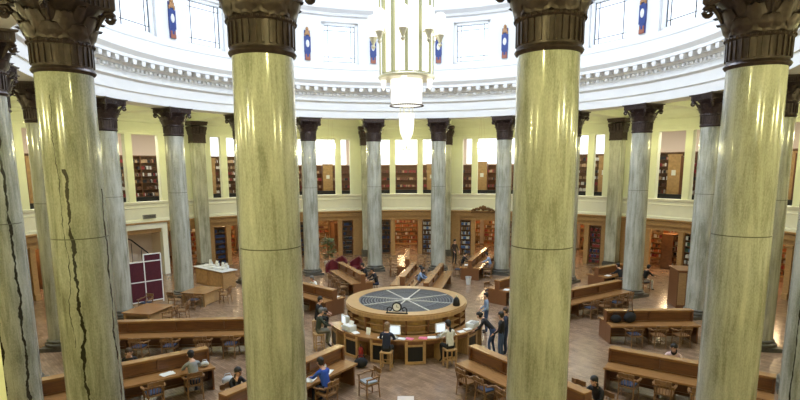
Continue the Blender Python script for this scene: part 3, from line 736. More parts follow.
mkdesk('H', 'oak reading desk end beyond the long right desk, beside the pillar', (12.0, 8.95), (15.2, 10.9))
mkdesk('J', 'oak reading desk left of the catalogue ring, emerging from behind the front left column', (-3.75, 2.85), (-7.4, 6.1))
mkdesk('K', 'oak reading desk beyond the catalogue ring, in front of the wine red armchairs', (-2.6, 6.95), (-4.5, 11.2))
mkdesk('M', 'steeply angled oak reading desk just right of the catalogue ring, behind it', (1.08, 4.5), (2.35, 10.6))
mkdesk('L', 'far oak reading desk beside the blue bookcase right of centre', (4.35, 11.6), (6.3, 17.4))
mkdesk('O', 'far oak reading desk seen end-on in the doorway straight across', (.05, 12.2), (.08, 17.2))
mkdesk('P', 'dark oak reading desk behind the catalogue ring, left of the steeply angled one', (-.25, 6.2), (.55, 11.0))
# cabinet right
cb = thing('tall_cabinet', (15.1, 4.6, 0), R_(-10), 'tall plain oak cabinet standing left of the grey right-hand column', 'cabinet')
MB().box(0, 0, 1.0, .85, 1.5, 2.0).box(0, 0, 2.03, .93, 1.58, .08).box(0, 0, .06, .9, 1.55, .12).build('body', OAKR, cb)
MB().box(-.2, -.77, 1.05, .36, .03, 1.75).box(.2, -.77, 1.05, .36, .03, 1.75).build('door', OAK, cb)

# ------------------------------------------------------------------ chairs
def make_chair(cushion):
    t = thing('library_armchair', (0, 0, 0), 0, 'x', 'chair')
    for sx in (-1, 1):
        MB().tube([(sx*.23, .21, 0), (sx*.22, .2, .45), (sx*.24, .19, .63)], .02, 6).build('leg', CHAIRW, t, 60)
        MB().tube([(sx*.21, -.25, 0), (sx*.20, -.21, .45), (sx*.21, -.26, .7)], .02, 6).build('leg', CHAIRW, t, 60)
    MB().bev(0, 0, .445, .48, .46, .045, .03).build('seat', CHAIRW, t)
    s = MB()
    for sx in (-1, 1): s.tube([(sx*.225, .2, .2), (sx*.205, -.22, .2)], .012, 5)
    s.tube([(-.22, 0, .2), (.22, 0, .2)], .012, 5).tube([(-.225, .2, .3), (.225, .2, .3)], .012, 5).build('stretcher', CHAIRW, t, 60)
    a = MB(); path = [(-.27, .22, .635), (-.28, 0, .645), (-.25, -.2, .69), (-.13, -.29, .73), (0, -.31, .74), (.13, -.29, .73), (.25, -.2, .69), (.28, 0, .645), (.27, .22, .635)]
    for p, q in zip(path, path[1:]):
        m_ = [(p[i]+q[i])/2 for i in range(3)]; dx, dy = q[0]-p[0], q[1]-p[1]; a.box(*m_, math.hypot(dx, dy)+.03, .065, .03, math.atan2(dy, dx))
    a.build('arm_rail', CHAIRW, t)
    b = MB(); 
    for q in (-1, 0, 1): b.box(q*.14, -.29+.02*abs(q), .80, .15, .03, .13, -q*.25)
    b.build('backrest', CHAIRW, t)
    b = MB()
    for q in (-2, -1, 0, 1, 2): b.tube([(q*.075, -.21, .46), (q*.085, -.28, .74)], .011, 5)
    b.build('spindles', CHAIRW, t, 60)
    if cushion: MB().bev(0, .0, .485, .42, .4, .04, .03).build('cushion', cushion, t)
    return t
CH = {'p': Series(make_chair(None)), 'n': Series(make_chair(NAVYC)), 'g': Series(make_chair(GREYC))}
ORD = ['first', 'second', 'third', 'fourth', 'fifth', 'sixth', 'seventh']
def chair(kind, x, y, az, label): 
    o = CH[kind].put((x, y, 0), face(az), label, 'wooden library armchairs', (1.14, 1.14, 1.14)); return o
DNAME = {'A': 'the long left desk', 'B': 'the lower left desk', 'C': 'the bottom centre-right desk', 'D': 'the bottom centre-left desk', 'E': 'the lower right desk', 'F': 'the right desk with bags', 'G': 'the long right desk',
         'N': 'the desk by the front right column', 'H': 'the desk beyond the long right one', 'J': 'the desk left of the ring', 'K': 'the desk before the red armchairs', 'M': 'the steep desk behind the ring', 'L': 'the far desk by blue books', 'O': 'the end-on far desk', 'P': 'the dark desk behind the ring'}
SEATS = {}
def spot(key, side, t, off=.12):
    """point beside desk KEY at distance t along it on its near (camera) side or far side, and the azimuth facing the desk"""
    pin, d, L, half = DS[key]; nrm = Vector((-d.y, d.x, 0))
    toward = -1 if (nrm.y > 0) else 1           # +nrm side is far if nrm.y>0
    s = toward if side == 'near' else -toward
    if abs(nrm.y) < .3: s = -1 if side == 'near' else 1
    p = pin+d*t+nrm*s*(half+off); f = -nrm*s
    return p.x, p.y, math.degrees(math.atan2(f.x, f.y))
def row(key, side, ts, kinds='n', off=.2):
    for i, t in enumerate(ts):
        x, y, az = spot(key, side, t, off+random.uniform(-.04, .08)); k = kinds[i % len(kinds)]
        chair(k, x, y, az+random.uniform(-7, 7), 'armchair%s, %s side of %s, %s outward' % ({'n': ' with navy seat', 'g': ' with grey cushion', 'p': ''}[k], side, DNAME[key], ORD[i]))
row('A', 'near', [.5, 1.5, 2.6, 3.9, 5.1, 6.3, 7.5], 'nnpnnpn'); row('A', 'far', [3.2, 5.0, 6.8], 'p')
row('B', 'near', [.75, 2.0, 3.3], 'pnp', .18); row('B', 'far', [2.4, 3.4], 'pn', .15)
row('C', 'near', [.8, 1.7, 2.7], 'pnp', .14); row('C', 'far', [3.6, 4.6], 'p')
row('D', 'near', [1.9, 3.3], 'pn', .22)
row('E', 'near', [.85, 1.9, 2.9, 3.8], 'nppn'); row('E', 'far', [1.9, 3.2], 'p', .2)
row('F', 'near', [.9, 1.9, 2.9], 'npp', .2); row('F', 'far', [2.2], 'p')
row('G', 'near', [2.2, 3.2, 4.2, 5.2], 'npnp'); row('N', 'near', [.6, 1.6], 'pn'); row('N', 'far', [.7, 1.8], 'np')
row('H', 'near', [1.2], 'n'); row('H', 'far', [1.4, 2.4], 'p')
row('J', 'near', [2.0, 3.0, 4.0], 'nnp'); row('J', 'far', [.8, 1.8, 2.8], 'ppp', .2)
row('K', 'near', [.9, 2.0, 3.1], 'pnp'); row('K', 'far', [1.0, 2.2, 3.4], 'pnn')
row('M', 'far', [1.2, 2.2, 3.2, 4.2, 5.2], 'ppnpn', .1); row('P', 'near', [1.2, 2.4, 3.5], 'npn')
row('L', 'near', [1.0, 2.2], 'pn'); row('L', 'far', [.8, 2.0], 'np')
row('O', 'near', [.6, 1.7, 2.8], 'ppp'); row('O', 'far', [.6, 1.7, 2.8], 'ppp')
chair('g', -1.25, -7.35, -125, 'wooden armchair with a pale grey cushion standing free on the floor below the counter')
chair('p', -1.62, -6.75, 205, 'wooden armchair at the outer corner of the bottom centre-left desk') if False else None
chair('p', 5.0, -12.2, 30, 'wooden armchair at the bottom right, behind the front right column base')
# tables on the left
def table(label, pts):
    x = sum(p[0] for p in pts)/4; y = sum(p[1] for p in pts)/4; e = Vector(pts[1])-Vector(pts[0]); w_ = e.length; d_ = (Vector(pts[2])-Vector(pts[1])).length
    t = thing('oak_table', (x, y, 0), math.atan2(e.y, e.x), label, 'table', 'square oak tables at the left')
    MB().bev(0, 0, .745, w_, d_, .05, .01).build('tabletop', OAKT, t); MB().box(0, 0, .65, w_-.2, d_-.2, .12).build('apron', OAK, t)
    for sx in (-1, 1):
        MB().box(sx*(w_/2-.13), 0, .36, .06, d_-.3, .6).build('side_panel', OAKL, t)
        for sy in (-1, 1): MB().box(sx*(w_/2-.1), sy*(d_/2-.1), .36, .08, .08, .72).build('leg', OAK, t)
table('square oak table in front of the maroon display board, nearer the long left desk', [(-13.62, .35), (-12.08, .05), (-11.9, 1.9), (-13.5, 2.15)])
table('square oak table left of the paper-strewn counter, further from the long left desk', [(-12.6, 4.5), (-11.1, 4.15), (-10.75, 5.9), (-12.25, 6.2)])
chair('p', -11.35, 1.7, -95, 'wooden armchair at the right side of the nearer square oak table')
chair('p', -11.55, .75, -80, 'wooden armchair by the front right corner of the nearer square oak table')
chair('n', -11.6, 3.75, 10, 'wooden armchair at the front of the further square oak table')
chair('p', -12.7, 3.95, 20, 'wooden armchair at the front left of the further square oak table')
chair('p', -10.35, 5.2, -85, 'wooden armchair at the right side of the further square oak table')
chair('n', -13.9, 3.1, 200, 'wooden armchair behind the nearer square oak table, before the display board')
chair('p', -16.0, -4.2, 60, 'wooden armchair between the two cracked columns at far left')
# display board
bd = thing('display_board', (-14.6, 5.1, 0), math.atan2(1.1, 1.1), 'folding display board of maroon felt panels in a white frame', 'display board')
for i in range(2):
    for j in range(2): MB().box(-.72+i*1.0+(0 if i == 0 else -.06), 0, .72+j*1.15, .92, .04, 1.08).build('felt_panel', MAROON, bd)
MB().box(.22, .03, 2.62, .92, .04, .4).build('felt_panel', MAROON, bd)
b = MB()
for x in (-1.2, -.23, .7): b.box(x, 0, 1.28 if x < -1 else 1.42, .055, .07, 2.5 if x < -1 else 2.8)
for z in (.16, 1.30, 2.44): b.box(-.25, 0, z, 1.95, .07, .055)
b.box(.22, 0, 2.84, .95, .07, .05); b.build('frame', PAPER, bd)
# returns counter with papers
rc = thing('paper_counter', (-12.6, 9.9, 0), R_(-38), 'oak side counter heaped with white papers, left of the front left column', 'counter')
MB().box(0, 0, .55, 3.2, .9, 1.1).build('body', OAK, rc); MB().bev(0, 0, 1.12, 3.4, 1.15, .05, .01).build('top', PLASTIC, rc)
MB().box(-.8, -.46, .55, 1.3, .03, .9).box(.8, -.46, .55, 1.3, .03, .9).build('front_panel', OAKL, rc)
rm = Matrix.Translation((-12.6, 9.9, 0)) @ Matrix.Rotation(R_(-38), 4, 'Z')
PS = []
def paper_stack(x, y, z, n, rz, label, m=PAPER, sx=.21, sy=.297, group='loose papers'):
    b = MB()
    for i in range(n): b.box(random.uniform(-.02, .02), random.uniform(-.02, .02), .004+.008*i, sx, sy, .008, random.uniform(-.2, .2))
    o = b.build('paper_stack', m); o.location = (x, y, z); o.rotation_euler = (0, 0, rz); tag(o, label, 'papers', group); return o
for i, x in enumerate((-1.3, -.9, -.5, -.1, .3, .7, 1.1)):
    p = rm @ Vector((x, random.uniform(-.3, .3), 1.146)); paper_stack(p.x, p.y, p.z, random.randint(4, 22), i, 'white paper pile on the side counter, %s from its left end' % ORD[i], group='papers on the side counter')
for i, x in enumerate((-1.1, -.3, .5, .95)):
    p = rm @ Vector((x, random.uniform(.25, .38), 1.146)); h = thing('leaflet_holder', p, R_(-38), 'upright white leaflet holder on the side counter, %s from its left end' % ORD[i], 'leaflet holder', 'leaflet holders on the side counter')
    MB().box(0, 0, .2, .26, .02, .38, 0, R_(-12)).build('leaflet', PAPER, h); MB().box(0, .05, .12, .28, .12, .24).build('stand', PLASTIC, h)
# armchairs
def make_arm():
    t = thing('red_armchair', (0, 0, 0), 0, 'x', 'armchair')
    MB().bev(0, .02, .36, .62, .62, .2, .04).build('seat', WINE, t)
    b = MB(); L = [(.0, .3), (.42, .42), (.75, .45), (1.0, .40), (1.08, .3)]
    for s in range(-6, 7):
        a = s*.26; b.bev(.42*math.sin(a), -.02-.38*math.cos(a), .30+(.78-.34*abs(s)/6)/2, .15, .14, .78-.34*abs(s)/6, .03, a)
    b.build('backrest', WINE, t)
    for sx in (-1, 1):
        for sy in (-1, 1): MB().tube([(sx*.27, sy*.25, 0), (sx*.25, sy*.23, .27)], [.018, .03], 6).build('leg', OAKD, t)
    return t
ar = Series(make_arm())
for x, y, az, l in ((-5.15, 12.3, 170, 'wine red armchair beside the potted plant'), (-4.85, 13.9, 190, 'wine red armchair, middle one behind the far left reading desk'), (-3.72, 13.7, 215, 'wine red armchair, rightmost of the three by the far column')):
    ar.put((x, y, 0), face(az), l, 'wine red armchairs', (1.1, 1.1, 1.1))
# plant
pt = thing('potted_plant', (-6.0, 15.6, 0), 0, 'tall leafy plant in a white pot in front of the left doorway', 'plant')
MB().lathe([(.2, 0), (.26, .1), (.3, .5), (.33, .55), (.28, .55), (.26, .45), (.001, .45)], 20).build('pot', POT, pt, 40)
MB().tube([(0, 0, .4), (.05, 0, 1.2), (-.03, .03, 2.0)], .03, 6).build('stem', OAKD, pt)
b = MB()
for i in range(190):
    a = random.uniform(0, 6.28); z = random.uniform(.8, 2.35); r = random.uniform(.1, .5)*(1.15-abs(z-1.5)*.5); c_ = Vector((r*math.cos(a), r*math.sin(a), z)); d = Vector((math.cos(a), math.sin(a), random.uniform(-.5, .5)))*.26; s_ = Vector((-math.sin(a), math.cos(a), .2))*.09
    b.add([c_-d*.3, c_+d*.4+s_, c_+d, c_+d*.4-s_, c_+d*.35+Vector((0, 0, .02))], [(0, 3, 4), (3, 2, 4), (2, 1, 4), (1, 0, 4)])
b.build('foliage', LEAF, pt)
# ------------------------------------------------------------------ things on the counter
def monitor(x, y, z, az, label, m=PLASTIC):
    t = thing('computer_monitor', (x, y, z), face(az), label, 'monitor', 'computer monitors on the counter')
    MB().lathe([(.13, 0), (.12, .02), (.03, .03), (.03, .1)], 14).build('stand', m, t)
    MB().bev(0, .02, .29, .46, .06, .38, .01).build('case', m, t); MB().bev(0, .13, .29, .3, .18, .26, .02).build('rear_housing', m, t); MB().box(0, -.013, .29, .38, .006, .31).build('screen', SCREEN, t)
# 'az' is the direction away from the user
def cpos(af, r=3.08): return Q(r, af, .97)
monitor(*cpos(-8.5, 3.02), -(-8.5), 'pale computer monitor in front of the person with fair hair', PLASTIC)
monitor(*cpos(27, 3.02), -27, 'pale computer monitor in front of the person in white', PLASTIC)
monitor(*cpos(-60, 3.05), 60, 'pale computer monitor at the left end of the counter', PLASTIC)
for af, lab in ((-15, None), (-9.5, 'grey keyboard before the person with fair hair'), (25, 'grey keyboard before the person in white')):
    if lab is None: continue
    k = thing('keyboard', cpos(af, 3.25), R_(af), lab, 'keyboard', 'keyboards on the counter'); MB().bev(0, 0, .015, .44, .15, .03, .008).build('base', PLASTIC, k); b = MB()
    for i in range(12):
        for j in range(4): b.box(-.19+i*.034, -.05+j*.034, .034, .027, .027, .012)
    b.build('keys', GREYM, k)
pr = thing('printer', cpos(-48, 3.15), R_(-48), 'pale boxy printer on the left part of the counter', 'printer'); MB().bev(0, 0, .12, .5, .4, .24, .03).build('body', PLASTIC, pr); MB().box(0, -.2, .06, .34, .14, .02).build('tray', GREYM, pr); MB().box(0, .1, .3, .3, .02, .2, 0, -.4).build('paper_sheet', PAPER, pr)
pr = thing('card_reader', cpos(60, 3.2), R_(60), 'pale desktop machine on the right end of the counter', 'machine'); MB().bev(0, 0, .1, .55, .4, .2, .03).build('body', PLASTIC, pr); MB().box(0, -.06, .21, .36, .2, .02).build('lid', GREYM, pr)
for i, (af, r, m, l) in enumerate(((-17, 3.35, PAPER, 'white sheets left of the person with fair hair'), (-3, 3.35, PAPER, 'white sheets beside the keyboard, right of the person with fair hair'), (2, 3.25, PINK, 'pink leaflets on the counter middle'), (12, 3.25, PINK, 'pink leaflets left of the monitor of the person in white'),
        (18, 3.35, PAPER, 'white sheets left of the person in white'), (35, 3.3, PAPER, 'white sheets right of the person in white'), (-40, 3.2, PAPER, 'white sheets at the left part of the counter'), (52, 3.3, PAPER, 'white sheets in front of the leaning person'), (44, 3.2, PAPER, 'white sheets between the two right-hand machines'), (-30, 3.05, PAPER, 'upright white card on the counter'))):
    p = Q(min(r, 3.22), af, .97)
    if i == 9:
        b = MB().box(0, 0, .14, .2, .01, .28, 0, -.2).build('notice_card', PAPER); b.location = (p[0], p[1], .97); b.rotation_euler = (0, 0, R_(af)); tag(b, 'upright white notice card on the counter left of the person with fair hair', 'card')
    else: paper_stack(*p, 3, R_(af)+1.2, l, m, .22, .32, 'sheets on the counter')
def stool(x, y, rz, label):
    t = thing('wooden_stool', (x, y, 0), rz, label, 'stool', 'square wooden stools at the counter'); t.scale = (1.14, 1.14, 1.14)
    MB().bev(0, 0, .60, .40, .36, .05, .015).build('seat', OAKL, t)
    for sx in (-1, 1):
        for sy in (-1, 1): MB().box(sx*.165, sy*.145, .29, .045, .045, .58).build('leg', OAKL, t)
    b = MB()
    for s in (-1, 1): b.box(s*.165, 0, .2, .03, .28, .03).box(0, s*.145, .26, .32, .03, .03)
    b.build('rail', OAKL, t)
S1 = Q(3.95, -11); S2 = Q(3.95, 25); S3 = Q(4.05, -66)
stool(S1[0], S1[1], R_(-11), 'square wooden stool under the person with fair hair'); stool(S2[0], S2[1], R_(24), 'square wooden stool under the person in white'); stool(S3[0], S3[1], R_(-66), 'square wooden stool under the person in a cap')
S4 = Q(4.1, -95); stool(S4[0], S4[1], R_(-95), 'square wooden stool under the dark-dressed person beyond the cap wearer')
e = thing('fire_extinguisher', Q(3.6, -30), 0, 'dark red extinguisher standing at the counter front', 'extinguisher'); MB().lathe([(.09, 0), (.1, .03), (.1, .5), (.06, .6), (.03, .62)], 16).build('cylinder', RED, e, 40); MB().box(0, 0, .67, .05, .14, .06).build('handle', BLACKM, e); MB().tube([(.03, 0, .64), (.13, 0, .5), (.12, 0, .2)], .015, 6).build('hose', BLACKM, e)
def bag(x, y, z, s, rz, label, m=BLACKM, cat='bag'):
    t = thing('shoulder_bag', (x, y, z), rz, label, cat); MB().ball((0, 0, .2*s), .24*s, (1.15, .7, .85), 14, 9).build('body', m, t, 80); MB().tube([(-.2*s, 0, .28*s), (-.1*s, 0, .5*s), (.1*s, 0, .5*s), (.2*s, 0, .28*s)], .018*s, 6).build('strap', m, t, 60)
CLOTHB = mat('black cloth', (.014, .014, .016), .85, noise=.3); CLOTHS = mat('striped carrier plastic', (.55, .6, .68), .5)
bag(-1.75, -4.75, .0, 1.0, .3, 'black bag on the floor under the counter by the fair-haired person', CLOTHB)
bag(9.75, -1.6, .85, 1.15, .4, 'larger black bag on the right desk', CLOTHB); bag(9.15, -1.6, .85, .85, -.3, 'smaller black bag at the left end of the right desk', CLOTHB)
bag(-6.35, -6.35, 0.0, .8, .6, 'white and blue carrier bag by the end of the lower left desk', CLOTHS)
x, y, _ = spot('B', 'near', .25, -.25); bag(x, y, .845, .5, .4, 'white carrier bag on the lower left desk beside the person in grey', POT)
bn = thing('waste_bin', (4.05, 9.9, 0), 0, 'small pale round waste bin on the floor before the far desk', 'bin'); MB().lathe([(.14, 0), (.2, .5), (.18, .5), (.13, .04), (.001, .04)], 16).build('tub', PLASTIC, bn, 40); MB().lathe([(.195, .48), (.215, .5), (.195, .52)], 16).build('rim', GREYM, bn, 40)
mt = MB().bev(0, 0, .01, .55, .5, .02, .004).build('floor_mat', MATC); mt.location = (-.02, -7.6, 0); tag(mt, 'pale square sheet lying on the parquet at the bottom centre', 'mat')
for key, side, t, lab, m in (('D', 'near', 1.2, 'open papers in front of the person in blue', PAPER), ('D', 'near', 2.0, 'white papers further along the bottom centre-left desk', PAPER), ('B', 'near', 1.45, 'open book to the left of the person in grey', PAPER), ('B', 'near', 3.1, 'white papers at the left end of the lower left desk', PAPER),
        ('C', 'far', 4.3, 'pink folder at the outer end of the bottom centre-right desk', PINK), ('N', 'near', .3, 'white papers on the desk just left of the front right column', PAPER), ('L', 'far', 1.0, 'white papers on the far desk by the blue bookcase', PAPER), ('M', 'far', 3.6, 'lilac-white papers on the steep desk', PAPER), ('J', 'far', .5, 'white papers at the end of the desk left of the catalogue ring', PAPER),
        ('D', 'near', 4.2, 'white paper near the dark-haired reader at the bottom', PAPER), ('H', 'near', .6, 'white papers on the desk beyond the long right desk', PAPER)):
    x, y, az = spot(key, side, t, -.3); paper_stack(x, y, .845, 2, face(az)+.2, lab, m, .42, .3, 'papers on the reading desks')
bt = thing('water_bottle', (*spot('D', 'near', 1.05, -.52)[:2], .85), 0, 'clear pale water bottle by the divider near the person in blue', 'bottle'); MB().lathe([(.035, 0), (.037, .14), (.015, .19), (.015, .21)], 12).build('bottle_body', PLASTIC, bt, 40); MB().lathe([(.018, .2), (.018, .23)], 10).build('cap', RED, bt)

# ------------------------------------------------------------------ people
def grow(nodes, name):
    """nodes: {key: (pos, radius, parent, zone)} -> one skinned body mesh with material zones"""
    keys = list(nodes); idx = {k: i for i, k in enumerate(keys)}
    me = bpy.data.meshes.new(name); me.from_pydata([nodes[k][0] for k in keys], [(idx[k], idx[nodes[k][2]]) for k in keys if nodes[k][2]], [])
    ob = bpy.data.objects.new(name, me); C.objects.link(ob)
    md = ob.modifiers.new('skin', 'SKIN'); sub = ob.modifiers.new('sub', 'SUBSURF'); sub.levels = sub.render_levels = 1
    for i, k in enumerate(keys):
        sv = me.skin_vertices[0].data[i]; r = nodes[k][1]; sv.radius = (r if isinstance(r, tuple) else (r, r)); sv.use_root = (i == 0)
    dg = bpy.context.evaluated_depsgraph_get(); out = bpy.data.meshes.new_from_object(ob.evaluated_get(dg)); C.objects.unlink(ob)
    segs = [(Vector(nodes[k][0]), Vector(nodes[nodes[k][2]][0] if nodes[k][2] else nodes[k][0]), nodes[k][3]) for k in keys]
    zones = ['skin', 'top', 'legs', 'shoe']; out.materials.clear()
    for _ in zones: out.materials.append(SKIN)
    for p in out.polygons:
        best = 1e9; zz = 0
        for a, b, z in segs:
            ab = b-a; t = 0 if ab.length < 1e-6 else max(0, min(1, (p.center-a).dot(ab)/ab.length_squared)); dd = (p.center-(a+ab*t)).length
            if dd < best: best = dd; zz = zones.index(z)
        p.material_index = zz; p.use_smooth = True
    bm = bmesh.new(); bm.from_mesh(out)
    # nose, ears and eyes on the head
    hd = Vector(nodes['head'][0]); f = Vector(nodes['face'][0])-hd; f.normalize(); s = f.cross(Vector((0, 0, 1))).normalized(); u = s.cross(f)
    for off, r in ((f*.115-u*.015, .017), (s*.088+u*.0, .022), (-s*.088, .022)):
        q = bmesh.ops.create_icosphere(bm, subdivisions=1, radius=r, matrix=Matrix.Translation(hd+off))
    bm.to_mesh(out); bm.free()
    out['head'] = list(hd); out['fdir'] = list(f)
    return out
def hand(N, side, wrist, elbow, curl=-.3):
    wv = Vector(wrist); d = (wv-Vector(elbow)).normalized(); s = d.cross(Vector((0, 0, 1))).normalized(); k = 'L' if side < 0 else 'R'
    N['palm'+k] = (tuple(wv+d*.06), (.035, .022), 'wrist'+k, 'skin')
    for i, (o, L) in enumerate(((-.033, .06), (-.011, .075), (.011, .07), (.032, .055))):
        a = wv+d*.09+s*o; b_ = a+d*L*.55+Vector((0, 0, curl*.03)); c_ = b_+d*L*.4+Vector((0, 0, curl*.08))
        N['f%d%s' % (i, k)] = (tuple(a), .011, 'palm'+k, 'skin'); N['g%d%s' % (i, k)] = (tuple(b_), .0095, 'f%d%s' % (i, k), 'skin'); N['h%d%s' % (i, k)] = (tuple(c_), .008, 'g%d%s' % (i, k), 'skin')
    a = wv+d*.04-s*side*.04; N['t1'+k] = (tuple(a), .012, 'palm'+k, 'skin'); N['t2'+k] = (tuple(a+d*.04-s*side*.015), .01, 't1'+k, 'skin')
def pose(hip, chest, neck, head, fdir, elbows, wrists, knees, ankles, toe):
    N = {}
    hx, hy, hz = hip; cx, cy, cz = chest
    N['pelvis'] = (hip, (.155, .115), None, 'legs'); N['waist'] = ((hx, (hy*.6+cy*.4), hz*.6+cz*.4), (.135, .10), 'pelvis', 'top')
    N['chest'] = (chest, (.165, .11), 'waist', 'top'); nb = Vector(chest).lerp(Vector(neck), .6)
    N['collar'] = (tuple(nb), (.10, .08), 'chest', 'top'); N['neck'] = (neck, .052, 'collar', 'skin')
    h = Vector(head); f = Vector(fdir).normalized()
    N['jaw'] = (tuple(h-Vector((0, 0, .07))+f*.015), .062, 'neck', 'skin'); N['head'] = (head, (.085, .098), 'jaw', 'skin'); N['face'] = (tuple(h+f*.03+Vector((0, 0, .03))), (.08, .09), 'head', 'skin'); N['crown'] = (tuple(h+Vector((0, 0, .075))), (.06, .07), 'head', 'skin')
    for side, k in ((-1, 'L'), (1, 'R')):
        i = 0 if side < 0 else 1
        N['shoulder'+k] = ((cx+side*.175, nb.y-.01, nb.z-.03), .06, 'collar', 'top'); N['elbow'+k] = (elbows[i], .044, 'shoulder'+k, 'top'); N['wrist'+k] = (wrists[i], .030, 'elbow'+k, 'top'); hand(N, side, wrists[i], elbows[i])
        N['hip'+k] = ((hx+side*.09, hy, hz-.02), .09, 'pelvis', 'legs'); N['knee'+k] = (knees[i], .06, 'hip'+k, 'legs'); N['ankle'+k] = (ankles[i], .042, 'knee'+k, 'legs')
        tv = Vector(ankles[i])+Vector(toe)*.17; tv.z = .035; N['toe'+k] = (tuple(tv), .035, 'ankle'+k, 'shoe')
    return N
def poses():
    P_ = {}
    sit = lambda hz: dict(knees=[(-.12, .44, hz+.0), (.12, .44, hz+.0)], ankles=[(-.13, .42, .09), (.13, .42, .09)], toe=(0, 1, 0))
    P_['read'] = pose((0, -.02, .56), (0, .10, .93), (0, .18, 1.13), (0, .27, 1.25), (0, 1, -.5), [(-.25, .27, .86), (.25, .27, .86)], [(-.16, .50, .79), (.14, .50, .79)], **sit(.55))
    P_['think'] = pose((0, -.02, .56), (0, .10, .93), (0, .16, 1.13), (0, .25, 1.26), (.2, 1, -.3), [(-.25, .27, .86), (.24, .40, .84)], [(-.16, .50, .83), (.13, .33, 1.08)], **sit(.55))
    P_['stool'] = pose((0, -.02, .70), (0, .03, 1.08), (0, .09, 1.28), (0, .15, 1.41), (0, 1, -.25), [(-.25, .17, .98), (.25, .17, .98)], [(-.14, .42, .89), (.14, .42, .89)], [(-.12, .40, .68), (.12, .40, .68)], [(-.13, .30, .20), (.13, .30, .20)], (0, 1, 0))
    P_['stand'] = pose((0, 0, .93), (0, .0, 1.28), (0, .02, 1.48), (0, .05, 1.61), (0, 1, -.2), [(-.25, .0, 1.14), (.25, .0, 1.14)], [(-.22, .2, .98), (.2, .22, .98)], [(-.10, .03, .5), (.10, .02, .5)], [(-.11, -.02, .09), (.11, -.02, .09)], (0, 1, 0))
    P_['lean'] = pose((0, -.12, .90), (0, .16, 1.16), (0, .30, 1.30), (0, .42, 1.38), (0, 1, -.6), [(-.25, .34, .98), (.25, .34, .98)], [(-.18, .50, .88), (.18, .50, .88)], [(-.10, .02, .48), (.10, -.06, .48)], [(-.11, -.02, .09), (.11, -.14, .09)], (0, 1, 0))
    return {k: grow(v, 'person_'+k) for k, v in P_.items()}
BODY = poses()
def hair_mesh(pose_, style, m):
    me = BODY[pose_]; h = Vector(me['head']); f = Vector(me['fdir'])
    b = MB(); f2 = Vector((f.x, f.y, 0)).normalized()
    c_ = h+Vector((0, 0, .045))-f2*.022
    b.ball(c_+Vector((0, 0, .012)), .108, (.92, 1.0, .95), 14, 8, -8, 90)
    b.ball(h-f2*.055+Vector((0, 0, .01)), .092, (.95, .8, 1.0), 12, 8)
    if style == 'long': b.ball(h-f2*.085-Vector((0, 0, .12)), .088, (1.0 if abs(f2.x) < .5 else .7, .55, 1.7), 12, 8)
    if style == 'pony': b.ball(h-f2*.12+Vector((0, 0, .03)), .045, n=8, m=6); b.tube([h-f2*.13+Vector((0, 0, .03)), h-f2*.18-Vector((0, 0, .1)), h-f2*.16-Vector((0, 0, .32))], [.04, .045, .012], 8)
    if style == 'cap': b.tube([h+f2*.06+Vector((0, 0, .07)), h+f2*.17+Vector((0, 0, .05))], [.08, .05], 10)
    if style == 'bun': b.ball(h-f2*.11+Vector((0, 0, .07)), .055, n=8, m=6)
    return b.mesh('hair', m, 80)
def cl(name, c): return mat('cloth '+name, c, .85, noise=.12, nscale=12)
CL = {'black': cl('black', (.014, .014, .017)), 'navy': cl('navy', (.02, .027, .06)), 'grey': cl('grey', (.27, .28, .28)), 'blue': cl('bright blue', (.03, .09, .48)), 'green': cl('dark green', (.04, .05, .035)), 'white': cl('white', (.72, .71, .68)), 'jean': cl('denim', (.05, .08, .17)),
      'lightblue': cl('light blue', (.25, .34, .52)), 'brown': cl('brown', (.06, .035, .025)), 'khaki': cl('khaki', (.16, .15, .11)), 'pink': cl('pale pink', (.7, .5, .5)), 'shoe': cl('shoe', (.02, .018, .016))}
HR = {'dark': mat('hair dark', (.012, .009, .008), .6), 'brown': mat('hair brown', (.05, .028, .015), .6), 'fair': mat('hair fair', (.24, .15, .085), .6), 'greycap': mat('grey cap cloth', (.16, .16, .16), .8), 'greyh': mat('hair grey', (.12, .11, .10), .6)}
def person(ps, x, y, az, top, legs, hair, style, label, z=0, scale=1):
    scale *= 1.16
    o = bpy.data.objects.new('person', BODY[ps]); C.objects.link(o); o.location = (x, y, z); o.rotation_euler = (0, 0, face(az)); o.scale = (scale,)*3
    for i, m in enumerate((SKIN, CL[top], CL[legs], CL['shoe'])): o.material_slots[i].link = 'OBJECT'; o.material_slots[i].material = m
    h = bpy.data.objects.new('cap' if style == 'cap' else 'hair', hair_mesh(ps, style, HR[hair])); C.objects.link(h); h.parent = o
    tag(o, label, 'person'); return o
def sitter(key, side, t, *a, off=.17, turn=0, ps='read', **k):
    x, y, az = spot(key, side, t, off+.13); return person(ps, x, y, az+turn, *a, **k)
sitter('B', 'near', .75, 'grey', 'navy', 'dark', 'short', 'person in a grey jumper seated with back to the viewer at the lower left desk')
sitter('B', 'far', 2.4, 'black', 'black', 'brown', 'short', 'person in black facing the viewer behind the lower left desk')
sitter('B', 'near', 3.3, 'navy', 'black', 'dark', 'short', 'person in navy half hidden by the large cracked column')
sitter('D', 'near', 1.9, 'blue', 'navy', 'dark', 'short', 'person in a bright blue jacket seated at the bottom centre-left desk', turn=10)
sitter('D', 'near', 3.3, 'black', 'black', 'dark', 'long', 'person hidden behind the front left column in black') if False else None
x, y, az = spot('D', 'far', 3.9, .3); chair('p', x, y, az, 'wooden armchair under the dark-haired reader at the bottom left')
person('think', x, y, az, 'black', 'black', 'dark', 'long', 'person in black with long dark hair resting head on hand at the bottom left')
x, y, az = spot('C', 'far', 4.6, .17); person('read', x, y, az, 'black', 'black', 'dark', 'long', 'person with long black hair at the bottom right beside a pink folder')
